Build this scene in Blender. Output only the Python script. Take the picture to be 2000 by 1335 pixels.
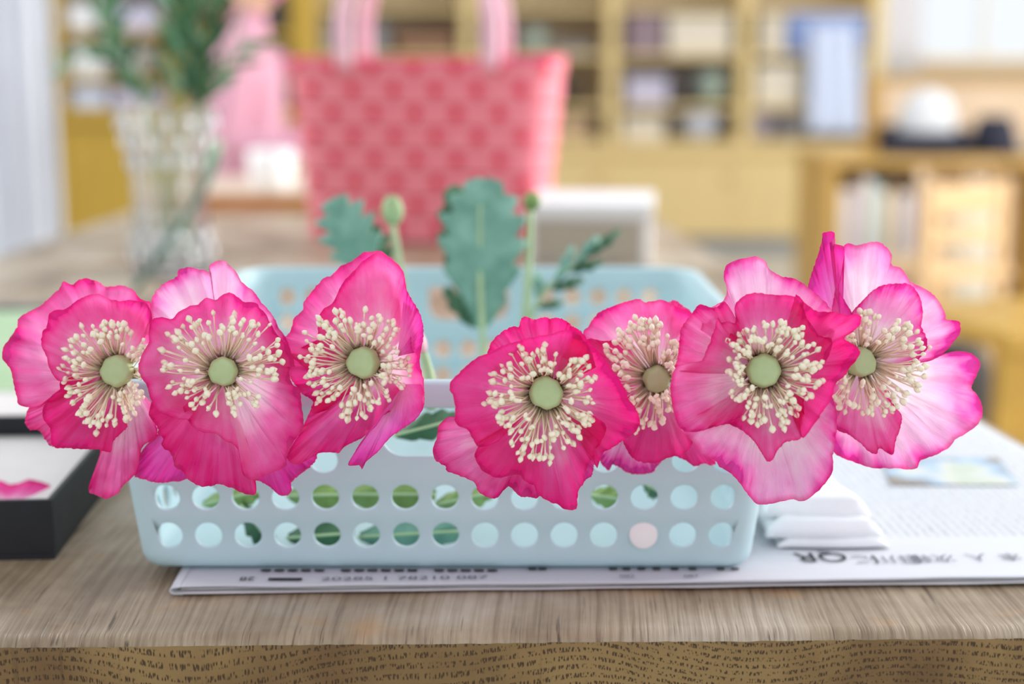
import bpy, bmesh, math, random
import numpy as np
from mathutils import Vector, Matrix, geometry, noise as mnoise

for _o in list(bpy.data.objects):
    bpy.data.objects.remove(_o)
SC = bpy.context.scene
COL = SC.collection

# ------------------------------------------------------------------ camera
TZ = 0.74                      # table top height
CAM_H = 0.245                  # camera above the table top
PITCH = math.radians(10.6)
FPX = 50.0 / 36.0 * 2000.0
CAM = Vector((0, 0, TZ + CAM_H))
FWD = Vector((0, math.cos(PITCH), -math.sin(PITCH)))
UPV = Vector((0, math.sin(PITCH), math.cos(PITCH)))
RGT = Vector((1, 0, 0))
cd = bpy.data.cameras.new('camera')
cam = bpy.data.objects.new('camera', cd)
COL.objects.link(cam)
cam.location = CAM
cam.rotation_euler = (math.pi / 2 - PITCH, 0, 0)
cd.lens = 50
cd.sensor_width = 36
cd.clip_start = 0.02
cd.clip_end = 60
cd.dof.use_dof = True
cd.dof.focus_distance = 0.622
cd.dof.aperture_fstop = 3.75
SC.camera = cam

# ------------------------------------------------------------------ light
SC.view_settings.view_transform = 'Standard'
SC.view_settings.look = 'None'
SC.view_settings.gamma = 1.0
SC.view_settings.use_curve_mapping = False
SC.view_settings.exposure = 0.18
world = bpy.data.worlds.new('overcast_daylight')
SC.world = world
world.use_nodes = True
bgn = world.node_tree.nodes['Background']
bgn.inputs['Color'].default_value = (0.90, 0.95, 1.0, 1)
bgn.inputs['Strength'].default_value = 0.92


def area(name, loc, target, sx, sy, power, color):
    ld = bpy.data.lights.new(name, 'AREA')
    ld.shape = 'RECTANGLE'
    ld.size = sx
    ld.size_y = sy
    ld.energy = power
    ld.color = color
    o = bpy.data.objects.new(name, ld)
    COL.objects.link(o)
    o.location = loc
    d = Vector(target) - Vector(loc)
    o.rotation_euler = d.to_track_quat('-Z', 'Y').to_euler()
    return o


area('window_daylight_right', (3.3, 2.6, 2.0), (0, 1.2, 0.8), 2.6, 2.0, 165, (1.0, 0.98, 0.95))
area('window_daylight_right_far', (3.6, 5.6, 1.9), (-0.4, 7.4, 0.9), 2.4, 1.8, 48, (1.0, 0.98, 0.95))
area('window_daylight_left', (-3.2, 3.2, 2.2), (-0.2, 1.4, 0.8), 2.2, 1.8, 70, (0.93, 0.97, 1.0))

# ------------------------------------------------------------------ pixel to place


def ray(px, py):
    return FWD + RGT * ((px - 1000.0) / FPX) + UPV * ((667.5 - py) / FPX)


def P(px, py, zc):
    """point at distance zc along the view axis"""
    return CAM + ray(px, py) * zc


def on_z(px, py, z):
    r = ray(px, py)
    return CAM + r * ((z - CAM.z) / r.z)


def on_y(px, py, y):
    r = ray(px, py)
    return CAM + r * (y / r.y)


# ------------------------------------------------------------------ materials
MATS = {}


def lin(c):
    def f(v):
        v /= 255.0
        return v / 12.92 if v <= 0.04045 else ((v + 0.055) / 1.055) ** 2.4
    return (f(c[0]), f(c[1]), f(c[2]), 1.0)


def new_mat(name):
    m = bpy.data.materials.new(name)
    m.use_nodes = True
    nt = m.node_tree
    b = nt.nodes['Principled BSDF']
    return m, nt, b


def nd(nt, typ, **kw):
    n = nt.nodes.new(typ)
    for k, v in kw.items():
        setattr(n, k, v)
    return n


def mat(name, rgb, rough=0.5, var=0.12, scale=30.0, bump=0.0, metallic=0.0, trans=0.0,
        stretch=(1, 1, 1), spec=0.5, sss=0.0, rgb2=None):
    if name in MATS:
        return MATS[name]
    m, nt, b = new_mat(name)
    tc = nd(nt, 'ShaderNodeTexCoord')
    mp = nd(nt, 'ShaderNodeMapping')
    mp.inputs['Scale'].default_value = stretch
    nt.links.new(tc.outputs['Object'], mp.inputs['Vector'])
    ns = nd(nt, 'ShaderNodeTexNoise')
    ns.inputs['Scale'].default_value = scale
    ns.inputs['Detail'].default_value = 4
    nt.links.new(mp.outputs['Vector'], ns.inputs['Vector'])
    rp = nd(nt, 'ShaderNodeValToRGB')
    c = lin(rgb)
    if rgb2 is None:
        c0 = tuple(max(0, x * (1 - var)) for x in c[:3]) + (1,)
        c1 = tuple(min(1, x * (1 + var)) for x in c[:3]) + (1,)
    else:
        c0, c1 = lin(rgb2), c
    rp.color_ramp.elements[0].color = c0
    rp.color_ramp.elements[1].color = c1
    rp.color_ramp.elements[0].position = 0.3
    rp.color_ramp.elements[1].position = 0.7
    nt.links.new(ns.outputs['Fac'], rp.inputs['Fac'])
    nt.links.new(rp.outputs['Color'], b.inputs['Base Color'])
    b.inputs['Roughness'].default_value = rough
    b.inputs['Metallic'].default_value = metallic
    b.inputs['Specular IOR Level'].default_value = spec
    if trans:
        b.inputs['Transmission Weight'].default_value = trans
    if sss:
        b.inputs['Subsurface Weight'].default_value = sss
        b.inputs['Subsurface Radius'].default_value = (0.004, 0.004, 0.004)
    if bump:
        bp = nd(nt, 'ShaderNodeBump')
        bp.inputs['Strength'].default_value = bump
        bp.inputs['Distance'].default_value = 0.002
        nt.links.new(ns.outputs['Fac'], bp.inputs['Height'])
        nt.links.new(bp.outputs['Normal'], b.inputs['Normal'])
    MATS[name] = m
    return m


def petal_mat(name, pale, mid, deep, stops):
    """dyed thin cloth: pale towards the claw, deep at the hem, fine weave, lets light through"""
    m, nt, b = new_mat(name)
    L = nt.links.new
    uv = nd(nt, 'ShaderNodeUVMap')
    sep = nd(nt, 'ShaderNodeSeparateXYZ')
    L(uv.outputs['UV'], sep.inputs['Vector'])
    mp = nd(nt, 'ShaderNodeMapping')
    mp.inputs['Scale'].default_value = (15, 1.5, 1)
    L(uv.outputs['UV'], mp.inputs['Vector'])
    st = nd(nt, 'ShaderNodeTexNoise')
    st.inputs['Scale'].default_value = 1.6
    st.inputs['Detail'].default_value = 5
    st.inputs['Distortion'].default_value = 0.5
    L(mp.outputs['Vector'], st.inputs['Vector'])
    tc = nd(nt, 'ShaderNodeTexCoord')
    bl = nd(nt, 'ShaderNodeTexNoise')
    bl.inputs['Scale'].default_value = 38
    bl.inputs['Detail'].default_value = 3
    L(tc.outputs['Object'], bl.inputs['Vector'])
    a1 = nd(nt, 'ShaderNodeMath', operation='MULTIPLY_ADD')
    L(st.outputs['Fac'], a1.inputs[0])
    a1.inputs[1].default_value = 0.30
    L(sep.outputs['Y'], a1.inputs[2])
    a2 = nd(nt, 'ShaderNodeMath', operation='MULTIPLY_ADD')
    L(bl.outputs['Fac'], a2.inputs[0])
    a2.inputs[1].default_value = 0.75
    L(a1.outputs[0], a2.inputs[2])
    a3 = nd(nt, 'ShaderNodeMath', operation='SUBTRACT')
    L(a2.outputs[0], a3.inputs[0])
    a3.inputs[1].default_value = 0.525
    rp = nd(nt, 'ShaderNodeValToRGB')
    cr = rp.color_ramp
    cr.elements[0].position = stops[0]
    cr.elements[0].color = lin(pale)
    cr.elements[1].position = stops[1]
    cr.elements[1].color = lin(mid)
    e = cr.elements.new(stops[2])
    e.color = lin(deep)
    e2 = cr.elements.new(1.0)
    e2.color = lin(tuple(int(c * 0.88) for c in deep))
    L(a3.outputs[0], rp.inputs['Fac'])
    hm = nd(nt, 'ShaderNodeMapRange')
    L(sep.outputs['Y'], hm.inputs[0])
    hm.inputs[1].default_value = 0.945
    hm.inputs[2].default_value = 1.0
    hm.inputs[4].default_value = 0.62
    hx = nd(nt, 'ShaderNodeMix', data_type='RGBA')
    L(hm.outputs[0], hx.inputs[0])
    L(rp.outputs['Color'], hx.inputs[6])
    hx.inputs[7].default_value = lin((222, 8, 104))
    # weave
    wmp = nd(nt, 'ShaderNodeMapping')
    wmp.inputs['Rotation'].default_value = (0, 0.6, 0)
    wmp.inputs['Scale'].default_value = (1, 0, 1)
    L(tc.outputs['Object'], wmp.inputs['Vector'])
    wv = nd(nt, 'ShaderNodeTexChecker')
    wv.inputs['Scale'].default_value = 2400
    wv.inputs['Color1'].default_value = (1, 1, 1, 1)
    wv.inputs['Color2'].default_value = (0.55, 0.45, 0.5, 1)
    L(wmp.outputs['Vector'], wv.inputs['Vector'])
    wl = nd(nt, 'ShaderNodeMix', data_type='RGBA', blend_type='MULTIPLY')
    wl.inputs[0].default_value = 0.16
    L(hx.outputs[2], wl.inputs[6])
    L(wv.outputs['Color'], wl.inputs[7])
    # creases that run from claw to hem
    bp = nd(nt, 'ShaderNodeBump')
    bp.inputs['Strength'].default_value = 0.6
    bp.inputs['Distance'].default_value = 0.0026
    L(st.outputs['Fac'], bp.inputs['Height'])
    df = nd(nt, 'ShaderNodeBsdfDiffuse')
    tl = nd(nt, 'ShaderNodeBsdfTranslucent')
    L(wl.outputs[2], df.inputs['Color'])
    L(wl.outputs[2], tl.inputs['Color'])
    L(bp.outputs['Normal'], df.inputs['Normal'])
    L(bp.outputs['Normal'], tl.inputs['Normal'])
    gl = nd(nt, 'ShaderNodeBsdfGlossy')
    gl.inputs['Roughness'].default_value = 0.5
    gl.inputs['Color'].default_value = (1, 0.75, 0.95, 1)
    L(bp.outputs['Normal'], gl.inputs['Normal'])
    mx = nd(nt, 'ShaderNodeMixShader')
    mx.inputs[0].default_value = 0.5
    L(df.outputs[0], mx.inputs[1])
    L(tl.outputs[0], mx.inputs[2])
    m2 = nd(nt, 'ShaderNodeMixShader')
    m2.inputs[0].default_value = 0.035
    L(mx.outputs[0], m2.inputs[1])
    L(gl.outputs[0], m2.inputs[2])
    out = [n for n in nt.nodes if n.type == 'OUTPUT_MATERIAL'][0]
    L(m2.outputs[0], out.inputs['Surface'])
    nt.nodes.remove(b)
    return m


M_PET = {
    'deep': petal_mat('petal_cloth_deep', (255, 196, 226), (253, 100, 184), (248, 36, 146), (0.24, 0.62, 0.98)),
    'mid': petal_mat('petal_cloth_mid', (255, 222, 240), (254, 138, 204), (249, 46, 156), (0.40, 0.72, 0.99)),
    'pale': petal_mat('petal_cloth_pale', (255, 242, 250), (255, 172, 226), (252, 62, 182), (0.45, 0.82, 0.998)),
    'violet': petal_mat('petal_cloth_violet', (255, 184, 230), (252, 116, 212), (246, 56, 178), (0.15, 0.6, 0.95)),
}
M_FIL = mat('filament_peach', (255, 234, 212), 0.5, 0.05, 200)
M_ANT = mat('anther_cream', (248, 240, 216), 0.55, 0.06, 300, bump=0.1)
M_POD = mat('pod_green', (190, 206, 158), 0.5, 0.10, 90, bump=0.15, rgb2=(170, 188, 136))
M_DARK = mat('floral_tape_brown', (110, 82, 50), 0.8, 0.3, 200)
M_STEM = mat('stem_green', (140, 168, 96), 0.55, 0.15, 60, bump=0.1)
M_STEMP = mat('stem_pale', (172, 196, 150), 0.55, 0.1, 60, bump=0.1)

# ------------------------------------------------------------------ object helpers


def tag(o, label=None, cat=None, group=None, kind=None):
    if label:
        o['label'] = label
    if cat:
        o['category'] = cat
    if group:
        o['group'] = group
    if kind:
        o['kind'] = kind
    return o


def empty(name, loc, label=None, cat=None, group=None, rz=0.0):
    o = bpy.data.objects.new(name, None)
    o.empty_display_size = 0.02
    o.location = loc
    o.rotation_euler = (0, 0, rz)
    COL.objects.link(o)
    return tag(o, label, cat, group)


def obj(name, verts, faces, material=None, parent=None, smooth=True, loc=None, uvs=None):
    me = bpy.data.meshes.new(name)
    me.from_pydata([tuple(v) for v in verts], [], faces)
    if smooth:
        me.polygons.foreach_set('use_smooth', [True] * len(me.polygons))
    if uvs is not None:
        ul = me.uv_layers.new(name='UVMap')
        for lp in me.loops:
            ul.data[lp.index].uv = uvs[lp.vertex_index]
    me.update()
    o = bpy.data.objects.new(name, me)
    if material:
        me.materials.append(material)
    COL.objects.link(o)
    if parent is not None:
        o.parent = parent
    if loc is not None:
        o.location = loc
    return o


def inst(name, me, parent=None, matrix=None):
    o = bpy.data.objects.new(name, me)
    COL.objects.link(o)
    if parent is not None:
        o.parent = parent
    if matrix is not None:
        o.matrix_local = matrix
    return o


def bm_obj(name, bm, material, parent=None, smooth=False, loc=None):
    me = bpy.data.meshes.new(name)
    bm.normal_update()
    bm.to_mesh(me)
    bm.free()
    if smooth:
        me.polygons.foreach_set('use_smooth', [True] * len(me.polygons))
    if material:
        me.materials.append(material)
    o = bpy.data.objects.new(name, me)
    COL.objects.link(o)
    if parent is not None:
        o.parent = parent
    if loc is not None:
        o.location = loc
    return o


def box_bm(x0, x1, y0, y1, z0, z1, bev=0.0, seg=2, bm=None):
    own = bm is None
    b = bmesh.new()
    vs = [b.verts.new((x, y, z)) for x in (x0, x1) for y in (y0, y1) for z in (z0, z1)]
    for f in ((0, 1, 3, 2), (4, 6, 7, 5), (0, 4, 5, 1), (2, 3, 7, 6), (0, 2, 6, 4), (1, 5, 7, 3)):
        b.faces.new([vs[i] for i in f])
    bmesh.ops.recalc_face_normals(b, faces=b.faces)
    if bev > 0:
        bmesh.ops.bevel(b, geom=list(b.edges), offset=bev, segments=seg, profile=0.6, affect='EDGES')
    return b


def box(name, x0, x1, y0, y1, z0, z1, material, parent=None, bev=0.002, loc=None):
    return bm_obj(name, box_bm(x0, x1, y0, y1, z0, z1, bev), material, parent, loc=loc)


def catmull(pts, n):
    pts = [Vector(p) for p in pts]
    m = len(pts)
    dense = []
    for i in range(m - 1):
        p0 = pts[max(i - 1, 0)]
        p1 = pts[i]
        p2 = pts[i + 1]
        p3 = pts[min(i + 2, m - 1)]
        for k in range(10):
            t = k / 10.0
            dense.append(0.5 * ((2 * p1) + (p2 - p0) * t + (2 * p0 - 5 * p1 + 4 * p2 - p3) * t * t
                                + (3 * p1 - p0 - 3 * p2 + p3) * t ** 3))
    dense.append(pts[-1])
    L = [0.0]
    for i in range(1, len(dense)):
        L.append(L[-1] + (dense[i] - dense[i - 1]).length)
    out = []
    j = 0
    for i in range(n):
        s = L[-1] * i / (n - 1)
        while j < len(L) - 2 and L[j + 1] < s:
            j += 1
        d = L[j + 1] - L[j]
        t = 0 if d < 1e-9 else (s - L[j]) / d
        out.append(dense[j].lerp(dense[j + 1], min(max(t, 0), 1)))
    return out


def tube_data(path, radii, sides=8, cap=True):
    n = len(path)
    verts, faces = [], []
    prev = None
    for i, p in enumerate(path):
        t = (path[min(i + 1, n - 1)] - path[max(i - 1, 0)]).normalized()
        if prev is None:
            ref = Vector((0, 0, 1)) if abs(t.z) < 0.9 else Vector((1, 0, 0))
            a = t.cross(ref).normalized()
        else:
            a = (prev - t * prev.dot(t)).normalized()
        prev = a
        b = t.cross(a)
        r = radii[i] if hasattr(radii, '__len__') else radii
        for k in range(sides):
            an = 2 * math.pi * k / sides
            verts.append(p + a * (r * math.cos(an)) + b * (r * math.sin(an)))
    for i in range(n - 1):
        for k in range(sides):
            k2 = (k + 1) % sides
            faces.append((i * sides + k, i * sides + k2, (i + 1) * sides + k2, (i + 1) * sides + k))
    if cap:
        faces.append(tuple(range(sides))[::-1])
        faces.append(tuple((n - 1) * sides + k for k in range(sides)))
    return verts, faces


def tube(name, pts, radii, material, parent=None, n=24, sides=8, origin=Vector((0, 0, 0))):
    path = catmull(pts, n)
    if hasattr(radii, '__len__'):
        rr = list(np.interp(np.linspace(0, 1, n), np.linspace(0, 1, len(radii)), radii))
    else:
        rr = radii
    v, f = tube_data(path, rr, sides)
    return obj(name, [x - origin for x in v], f, material, parent)


def lathe_data(prof, sides=32, lobes=0, amp=0.0):
    verts, faces = [], []
    for (r, z) in prof:
        for k in range(sides):
            a = 2 * math.pi * k / sides
            rr = r * (1 + amp * math.cos(lobes * a)) if lobes else r
            verts.append((rr * math.cos(a), rr * math.sin(a), z))
    n = len(prof)
    for i in range(n - 1):
        for k in range(sides):
            k2 = (k + 1) % sides
            faces.append((i * sides + k, i * sides + k2, (i + 1) * sides + k2, (i + 1) * sides + k))
    faces.append(tuple(range(sides))[::-1])
    faces.append(tuple((n - 1) * sides + k for k in range(sides)))
    return verts, faces


# ================================================================== SETTING
M_FLOOR = mat('floor_lino', (196, 190, 176), 0.45, 0.05, 3)
M_WALL = mat('wall_plaster', (226, 222, 212), 0.85, 0.03, 4)
fl = bm_obj('floor', box_bm(-6, 6, -2.5, 9.2, -0.1, 0.0), M_FLOOR)
tag(fl, 'pale grey-beige floor of the room', None, None, 'structure')

WY = 8.7
wx0, wx1, wz0, wz1 = 2.05, 5.2, 1.08, 2.6
bm = bmesh.new()


def quad_box(x0, x1, z0, z1):
    b = box_bm(x0, x1, WY, WY + 0.2, z0, z1)
    me = bpy.data.meshes.new('t')
    b.to_mesh(me)
    b.free()
    bm.from_mesh(me)
    bpy.data.meshes.remove(me)


quad_box(-6, wx0, 0, 3.0)
quad_box(wx1, 6, 0, 3.0)
quad_box(wx0, wx1, 0, wz0)
quad_box(wx0, wx1, wz1, 3.0)
tag(bm_obj('wall_back', bm, M_WALL), 'pale plaster back wall of the room', None, None, 'structure')

for _n, _x in (('wall_left', -6.0), ('wall_right', 5.9)):
    tag(bm_obj(_n, box_bm(_x, _x + 0.1, 0.5, WY - 0.001, 0.0, 3.0), M_WALL), 'pale plaster side wall of the room', None, None, 'structure')

# ------------------------------------------------------------------ work table


def wood_top_mat():
    m, nt, b = new_mat('weathered_oak_top')
    L = nt.links.new
    tc = nd(nt, 'ShaderNodeTexCoord')
    # low frequency distortion of the grain direction
    n0 = nd(nt, 'ShaderNodeTexNoise')
    n0.inputs['Scale'].default_value = 5.0
    n0.inputs['Detail'].default_value = 1
    L(tc.outputs['Object'], n0.inputs['Vector'])
    sc = nd(nt, 'ShaderNodeVectorMath', operation='SCALE')
    L(n0.outputs['Color'], sc.inputs[0])
    sc.inputs['Scale'].default_value = 0.022
    ad = nd(nt, 'ShaderNodeVectorMath', operation='ADD')
    L(tc.outputs['Object'], ad.inputs[0])
    L(sc.outputs[0], ad.inputs[1])
    mp = nd(nt, 'ShaderNodeMapping')
    mp.inputs['Scale'].default_value = (360, 4.5, 60)
    L(ad.outputs[0], mp.inputs['Vector'])
    n1 = nd(nt, 'ShaderNodeTexNoise')
    n1.inputs['Scale'].default_value = 1.0
    n1.inputs['Detail'].default_value = 4
    L(mp.outputs['Vector'], n1.inputs['Vector'])
    mp2 = nd(nt, 'ShaderNodeMapping')
    mp2.inputs['Scale'].default_value = (800, 22, 60)
    L(ad.outputs[0], mp2.inputs['Vector'])
    n2 = nd(nt, 'ShaderNodeTexNoise')
    n2.inputs['Scale'].default_value = 1.0
    n2.inputs['Detail'].default_value = 2
    L(mp2.outputs['Vector'], n2.inputs['Vector'])
    n3 = nd(nt, 'ShaderNodeTexNoise')
    n3.inputs['Scale'].default_value = 13
    n3.inputs['Detail'].default_value = 6
    L(tc.outputs['Object'], n3.inputs['Vector'])
    r3 = nd(nt, 'ShaderNodeValToRGB')
    e = r3.color_ramp.elements
    e[0].position, e[0].color = 0.32, lin((140, 120, 96))
    e[1].position, e[1].color = 0.68, lin((206, 196, 180))
    k = e.new(0.5)
    k.color = lin((182, 164, 140))
    L(n3.outputs['Fac'], r3.inputs['Fac'])
    r1 = nd(nt, 'ShaderNodeValToRGB')
    e = r1.color_ramp.elements
    e[0].position, e[0].color = 0.32, (0.52, 0.45, 0.37, 1)
    e[1].position, e[1].color = 0.55, (1, 1, 1, 1)
    L(n1.outputs['Fac'], r1.inputs['Fac'])
    mm = nd(nt, 'ShaderNodeMix', data_type='RGBA', blend_type='MULTIPLY')
    mm.inputs[0].default_value = 0.75
    L(r3.outputs['Color'], mm.inputs[6])
    L(r1.outputs['Color'], mm.inputs[7])
    r2 = nd(nt, 'ShaderNodeValToRGB')
    e = r2.color_ramp.elements
    e[0].position, e[0].color = 0.27, (0.30, 0.24, 0.18, 1)
    e[1].position, e[1].color = 0.38, (1, 1, 1, 1)
    L(n2.outputs['Fac'], r2.inputs['Fac'])
    m2 = nd(nt, 'ShaderNodeMix', data_type='RGBA', blend_type='MULTIPLY')
    m2.inputs[0].default_value = 0.7
    L(mm.outputs[2], m2.inputs[6])
    L(r2.outputs['Color'], m2.inputs[7])
    # rusty and pale old stains
    n4 = nd(nt, 'ShaderNodeTexNoise')
    n4.inputs['Scale'].default_value = 24
    n4.inputs['Detail'].default_value = 3
    mp4 = nd(nt, 'ShaderNodeMapping')
    mp4.inputs['Location'].default_value = (3.1, 1.7, 0)
    L(tc.outputs['Object'], mp4.inputs['Vector'])
    L(mp4.outputs['Vector'], n4.inputs['Vector'])
    r4 = nd(nt, 'ShaderNodeValToRGB')
    e = r4.color_ramp.elements
    e[0].position, e[0].color = 0.62, (0, 0, 0, 1)
    e[1].position, e[1].color = 0.74, (0.5, 0.5, 0.5, 1)
    L(n4.outputs['Fac'], r4.inputs['Fac'])
    m3 = nd(nt, 'ShaderNodeMix', data_type='RGBA')
    L(r4.outputs['Color'], m3.inputs[0])
    L(m2.outputs[2], m3.inputs[6])
    m3.inputs[7].default_value = lin((198, 150, 96))
    n6 = nd(nt, 'ShaderNodeTexNoise')
    n6.inputs['Scale'].default_value = 7.5
    n6.inputs['Detail'].default_value = 5
    mp6 = nd(nt, 'ShaderNodeMapping')
    mp6.inputs['Location'].default_value = (0.4, 5.2, 0)
    mp6.inputs['Scale'].default_value = (1.6, 0.8, 1)
    L(tc.outputs['Object'], mp6.inputs['Vector'])
    L(mp6.outputs['Vector'], n6.inputs['Vector'])
    r6 = nd(nt, 'ShaderNodeValToRGB')
    e = r6.color_ramp.elements
    e[0].position, e[0].color = 0.36, (0.66, 0.62, 0.55, 1)
    e[1].position, e[1].color = 0.62, (1, 1, 1, 1)
    L(n6.outputs['Fac'], r6.inputs['Fac'])
    m6 = nd(nt, 'ShaderNodeMix', data_type='RGBA', blend_type='MULTIPLY')
    m6.inputs[0].default_value = 0.8
    L(m3.outputs[2], m6.inputs[6])
    L(r6.outputs['Color'], m6.inputs[7])
    # fine dark checks running with the grain
    mp7 = nd(nt, 'ShaderNodeMapping')
    mp7.inputs['Scale'].default_value = (260, 14, 60)
    L(ad.outputs[0], mp7.inputs['Vector'])
    n7 = nd(nt, 'ShaderNodeTexNoise')
    n7.inputs['Scale'].default_value = 1.0
    n7.inputs['Detail'].default_value = 3
    L(mp7.outputs['Vector'], n7.inputs['Vector'])
    r7 = nd(nt, 'ShaderNodeValToRGB')
    e = r7.color_ramp.elements
    e[0].position, e[0].color = 0.27, (0.22, 0.16, 0.11, 1)
    e[1].position, e[1].color = 0.33, (1, 1, 1, 1)
    L(n7.outputs['Fac'], r7.inputs['Fac'])
    m7 = nd(nt, 'ShaderNodeMix', data_type='RGBA', blend_type='MULTIPLY')
    m7.inputs[0].default_value = 0.85
    L(m6.outputs[2], m7.inputs[6])
    L(r7.outputs['Color'], m7.inputs[7])
    L(m7.outputs[2], b.inputs['Base Color'])
    b.inputs['Roughness'].default_value = 0.42
    b.inputs['Specular IOR Level'].default_value = 0.5
    bp = nd(nt, 'ShaderNodeBump')
    bp.inputs['Strength'].default_value = 0.4
    bp.inputs['Distance'].default_value = 0.0012
    L(n1.outputs['Fac'], bp.inputs['Height'])
    b2 = nd(nt, 'ShaderNodeBump')
    b2.inputs['Strength'].default_value = 0.5
    b2.inputs['Distance'].default_value = 0.001
    L(n2.outputs['Fac'], b2.inputs['Height'])
    L(bp.outputs['Normal'], b2.inputs['Normal'])
    L(b2.outputs['Normal'], b.inputs['Normal'])
    return m


def wood_end_mat():
    """oak end grain: wavy year rings with rows of short upright pores"""
    m, nt, b = new_mat('oak_end_grain')
    L = nt.links.new
    tc = nd(nt, 'ShaderNodeTexCoord')
    n0 = nd(nt, 'ShaderNodeTexNoise')
    n0.inputs['Scale'].default_value = 6.5
    n0.inputs['Detail'].default_value = 1.5
    L(tc.outputs['Object'], n0.inputs['Vector'])
    sep = nd(nt, 'ShaderNodeSeparateXYZ')
    L(tc.outputs['Object'], sep.inputs['Vector'])
    # ring coordinate = z + warp
    w = nd(nt, 'ShaderNodeMath', operation='MULTIPLY_ADD')
    L(n0.outputs['Fac'], w.inputs[0])
    w.inputs[1].default_value = 0.085
    L(sep.outputs['Z'], w.inputs[2])
    cb = nd(nt, 'ShaderNodeCombineXYZ')
    L(sep.outputs['X'], cb.inputs['X'])
    L(w.outputs[0], cb.inputs['Z'])
    rs = nd(nt, 'ShaderNodeMath', operation='MULTIPLY')
    L(w.outputs[0], rs.inputs[0])
    rs.inputs[1].default_value = 2 * math.pi / 0.0042
    sn = nd(nt, 'ShaderNodeMath', operation='SINE')
    L(rs.outputs[0], sn.inputs[0])
    mp = nd(nt, 'ShaderNodeMapping')
    mp.inputs['Scale'].default_value = (1150, 1, 380)
    L(cb.outputs[0], mp.inputs['Vector'])
    vo = nd(nt, 'ShaderNodeTexVoronoi')
    vo.inputs['Scale'].default_value = 1.0
    L(mp.outputs['Vector'], vo.inputs['Vector'])
    # pore where voronoi distance small and ring sine high
    pr = nd(nt, 'ShaderNodeMapRange')
    L(vo.outputs['Distance'], pr.inputs[0])
    pr.inputs[1].default_value = 0.30
    pr.inputs[2].default_value = 0.52
    pr.inputs[3].default_value = 1.0
    pr.inputs[4].default_value = 0.0
    gt = nd(nt, 'ShaderNodeMapRange')
    L(sn.outputs[0], gt.inputs[0])
    gt.inputs[1].default_value = -0.5
    gt.inputs[2].default_value = 0.4
    pg = nd(nt, 'ShaderNodeMath', operation='MULTIPLY')
    L(pr.outputs[0], pg.inputs[0])
    L(gt.outputs[0], pg.inputs[1])
    n3 = nd(nt, 'ShaderNodeTexNoise')
    n3.inputs['Scale'].default_value = 16
    n3.inputs['Detail'].default_value = 6
    L(tc.outputs['Object'], n3.inputs['Vector'])
    r3 = nd(nt, 'ShaderNodeValToRGB')
    e = r3.color_ramp.elements
    e[0].position, e[0].color = 0.35, lin((104, 76, 42))
    e[1].position, e[1].color = 0.68, lin((142, 114, 70))
    L(n3.outputs['Fac'], r3.inputs['Fac'])
    m1 = nd(nt, 'ShaderNodeMix', data_type='RGBA')
    L(pg.outputs[0], m1.inputs[0])
    L(r3.outputs['Color'], m1.inputs[6])
    m1.inputs[7].default_value = lin((66, 44, 22))
    # vertical rays / checks
    mp5 = nd(nt, 'ShaderNodeMapping')
    mp5.inputs['Scale'].default_value = (150, 1, 8)
    L(tc.outputs['Object'], mp5.inputs['Vector'])
    n5 = nd(nt, 'ShaderNodeTexNoise')
    n5.inputs['Scale'].default_value = 1
    L(mp5.outputs['Vector'], n5.inputs['Vector'])
    r5 = nd(nt, 'ShaderNodeValToRGB')
    e = r5.color_ramp.elements
    e[0].position, e[0].color = 0.25, (0.35, 0.25, 0.18, 1)
    e[1].position, e[1].color = 0.36, (1, 1, 1, 1)
    L(n5.outputs['Fac'], r5.inputs['Fac'])
    m2 = nd(nt, 'ShaderNodeMix', data_type='RGBA', blend_type='MULTIPLY')
    m2.inputs[0].default_value = 0.6
    L(m1.outputs[2], m2.inputs[6])
    L(r5.outputs['Color'], m2.inputs[7])
    L(m2.outputs[2], b.inputs['Base Color'])
    b.inputs['Roughness'].default_value = 0.7
    bp = nd(nt, 'ShaderNodeBump')
    bp.inputs['Strength'].default_value = 0.6
    bp.inputs['Distance'].default_value = 0.001
    bp.invert = True
    L(pg.outputs[0], bp.inputs['Height'])
    L(bp.outputs['Normal'], b.inputs['Normal'])
    return m


M_WTOP = wood_top_mat()
M_WEND = wood_end_mat()
TAB = [(-0.72, 0.583), (0.365, 0.6085), (0.243, 2.58), (-0.70, 2.58)]
table = empty('work_table', (-0.15, 1.5, 0), 'weathered oak work table carrying the basket of pink flowers', 'table')
TB = Vector((-0.15, 1.5, 0))


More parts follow.
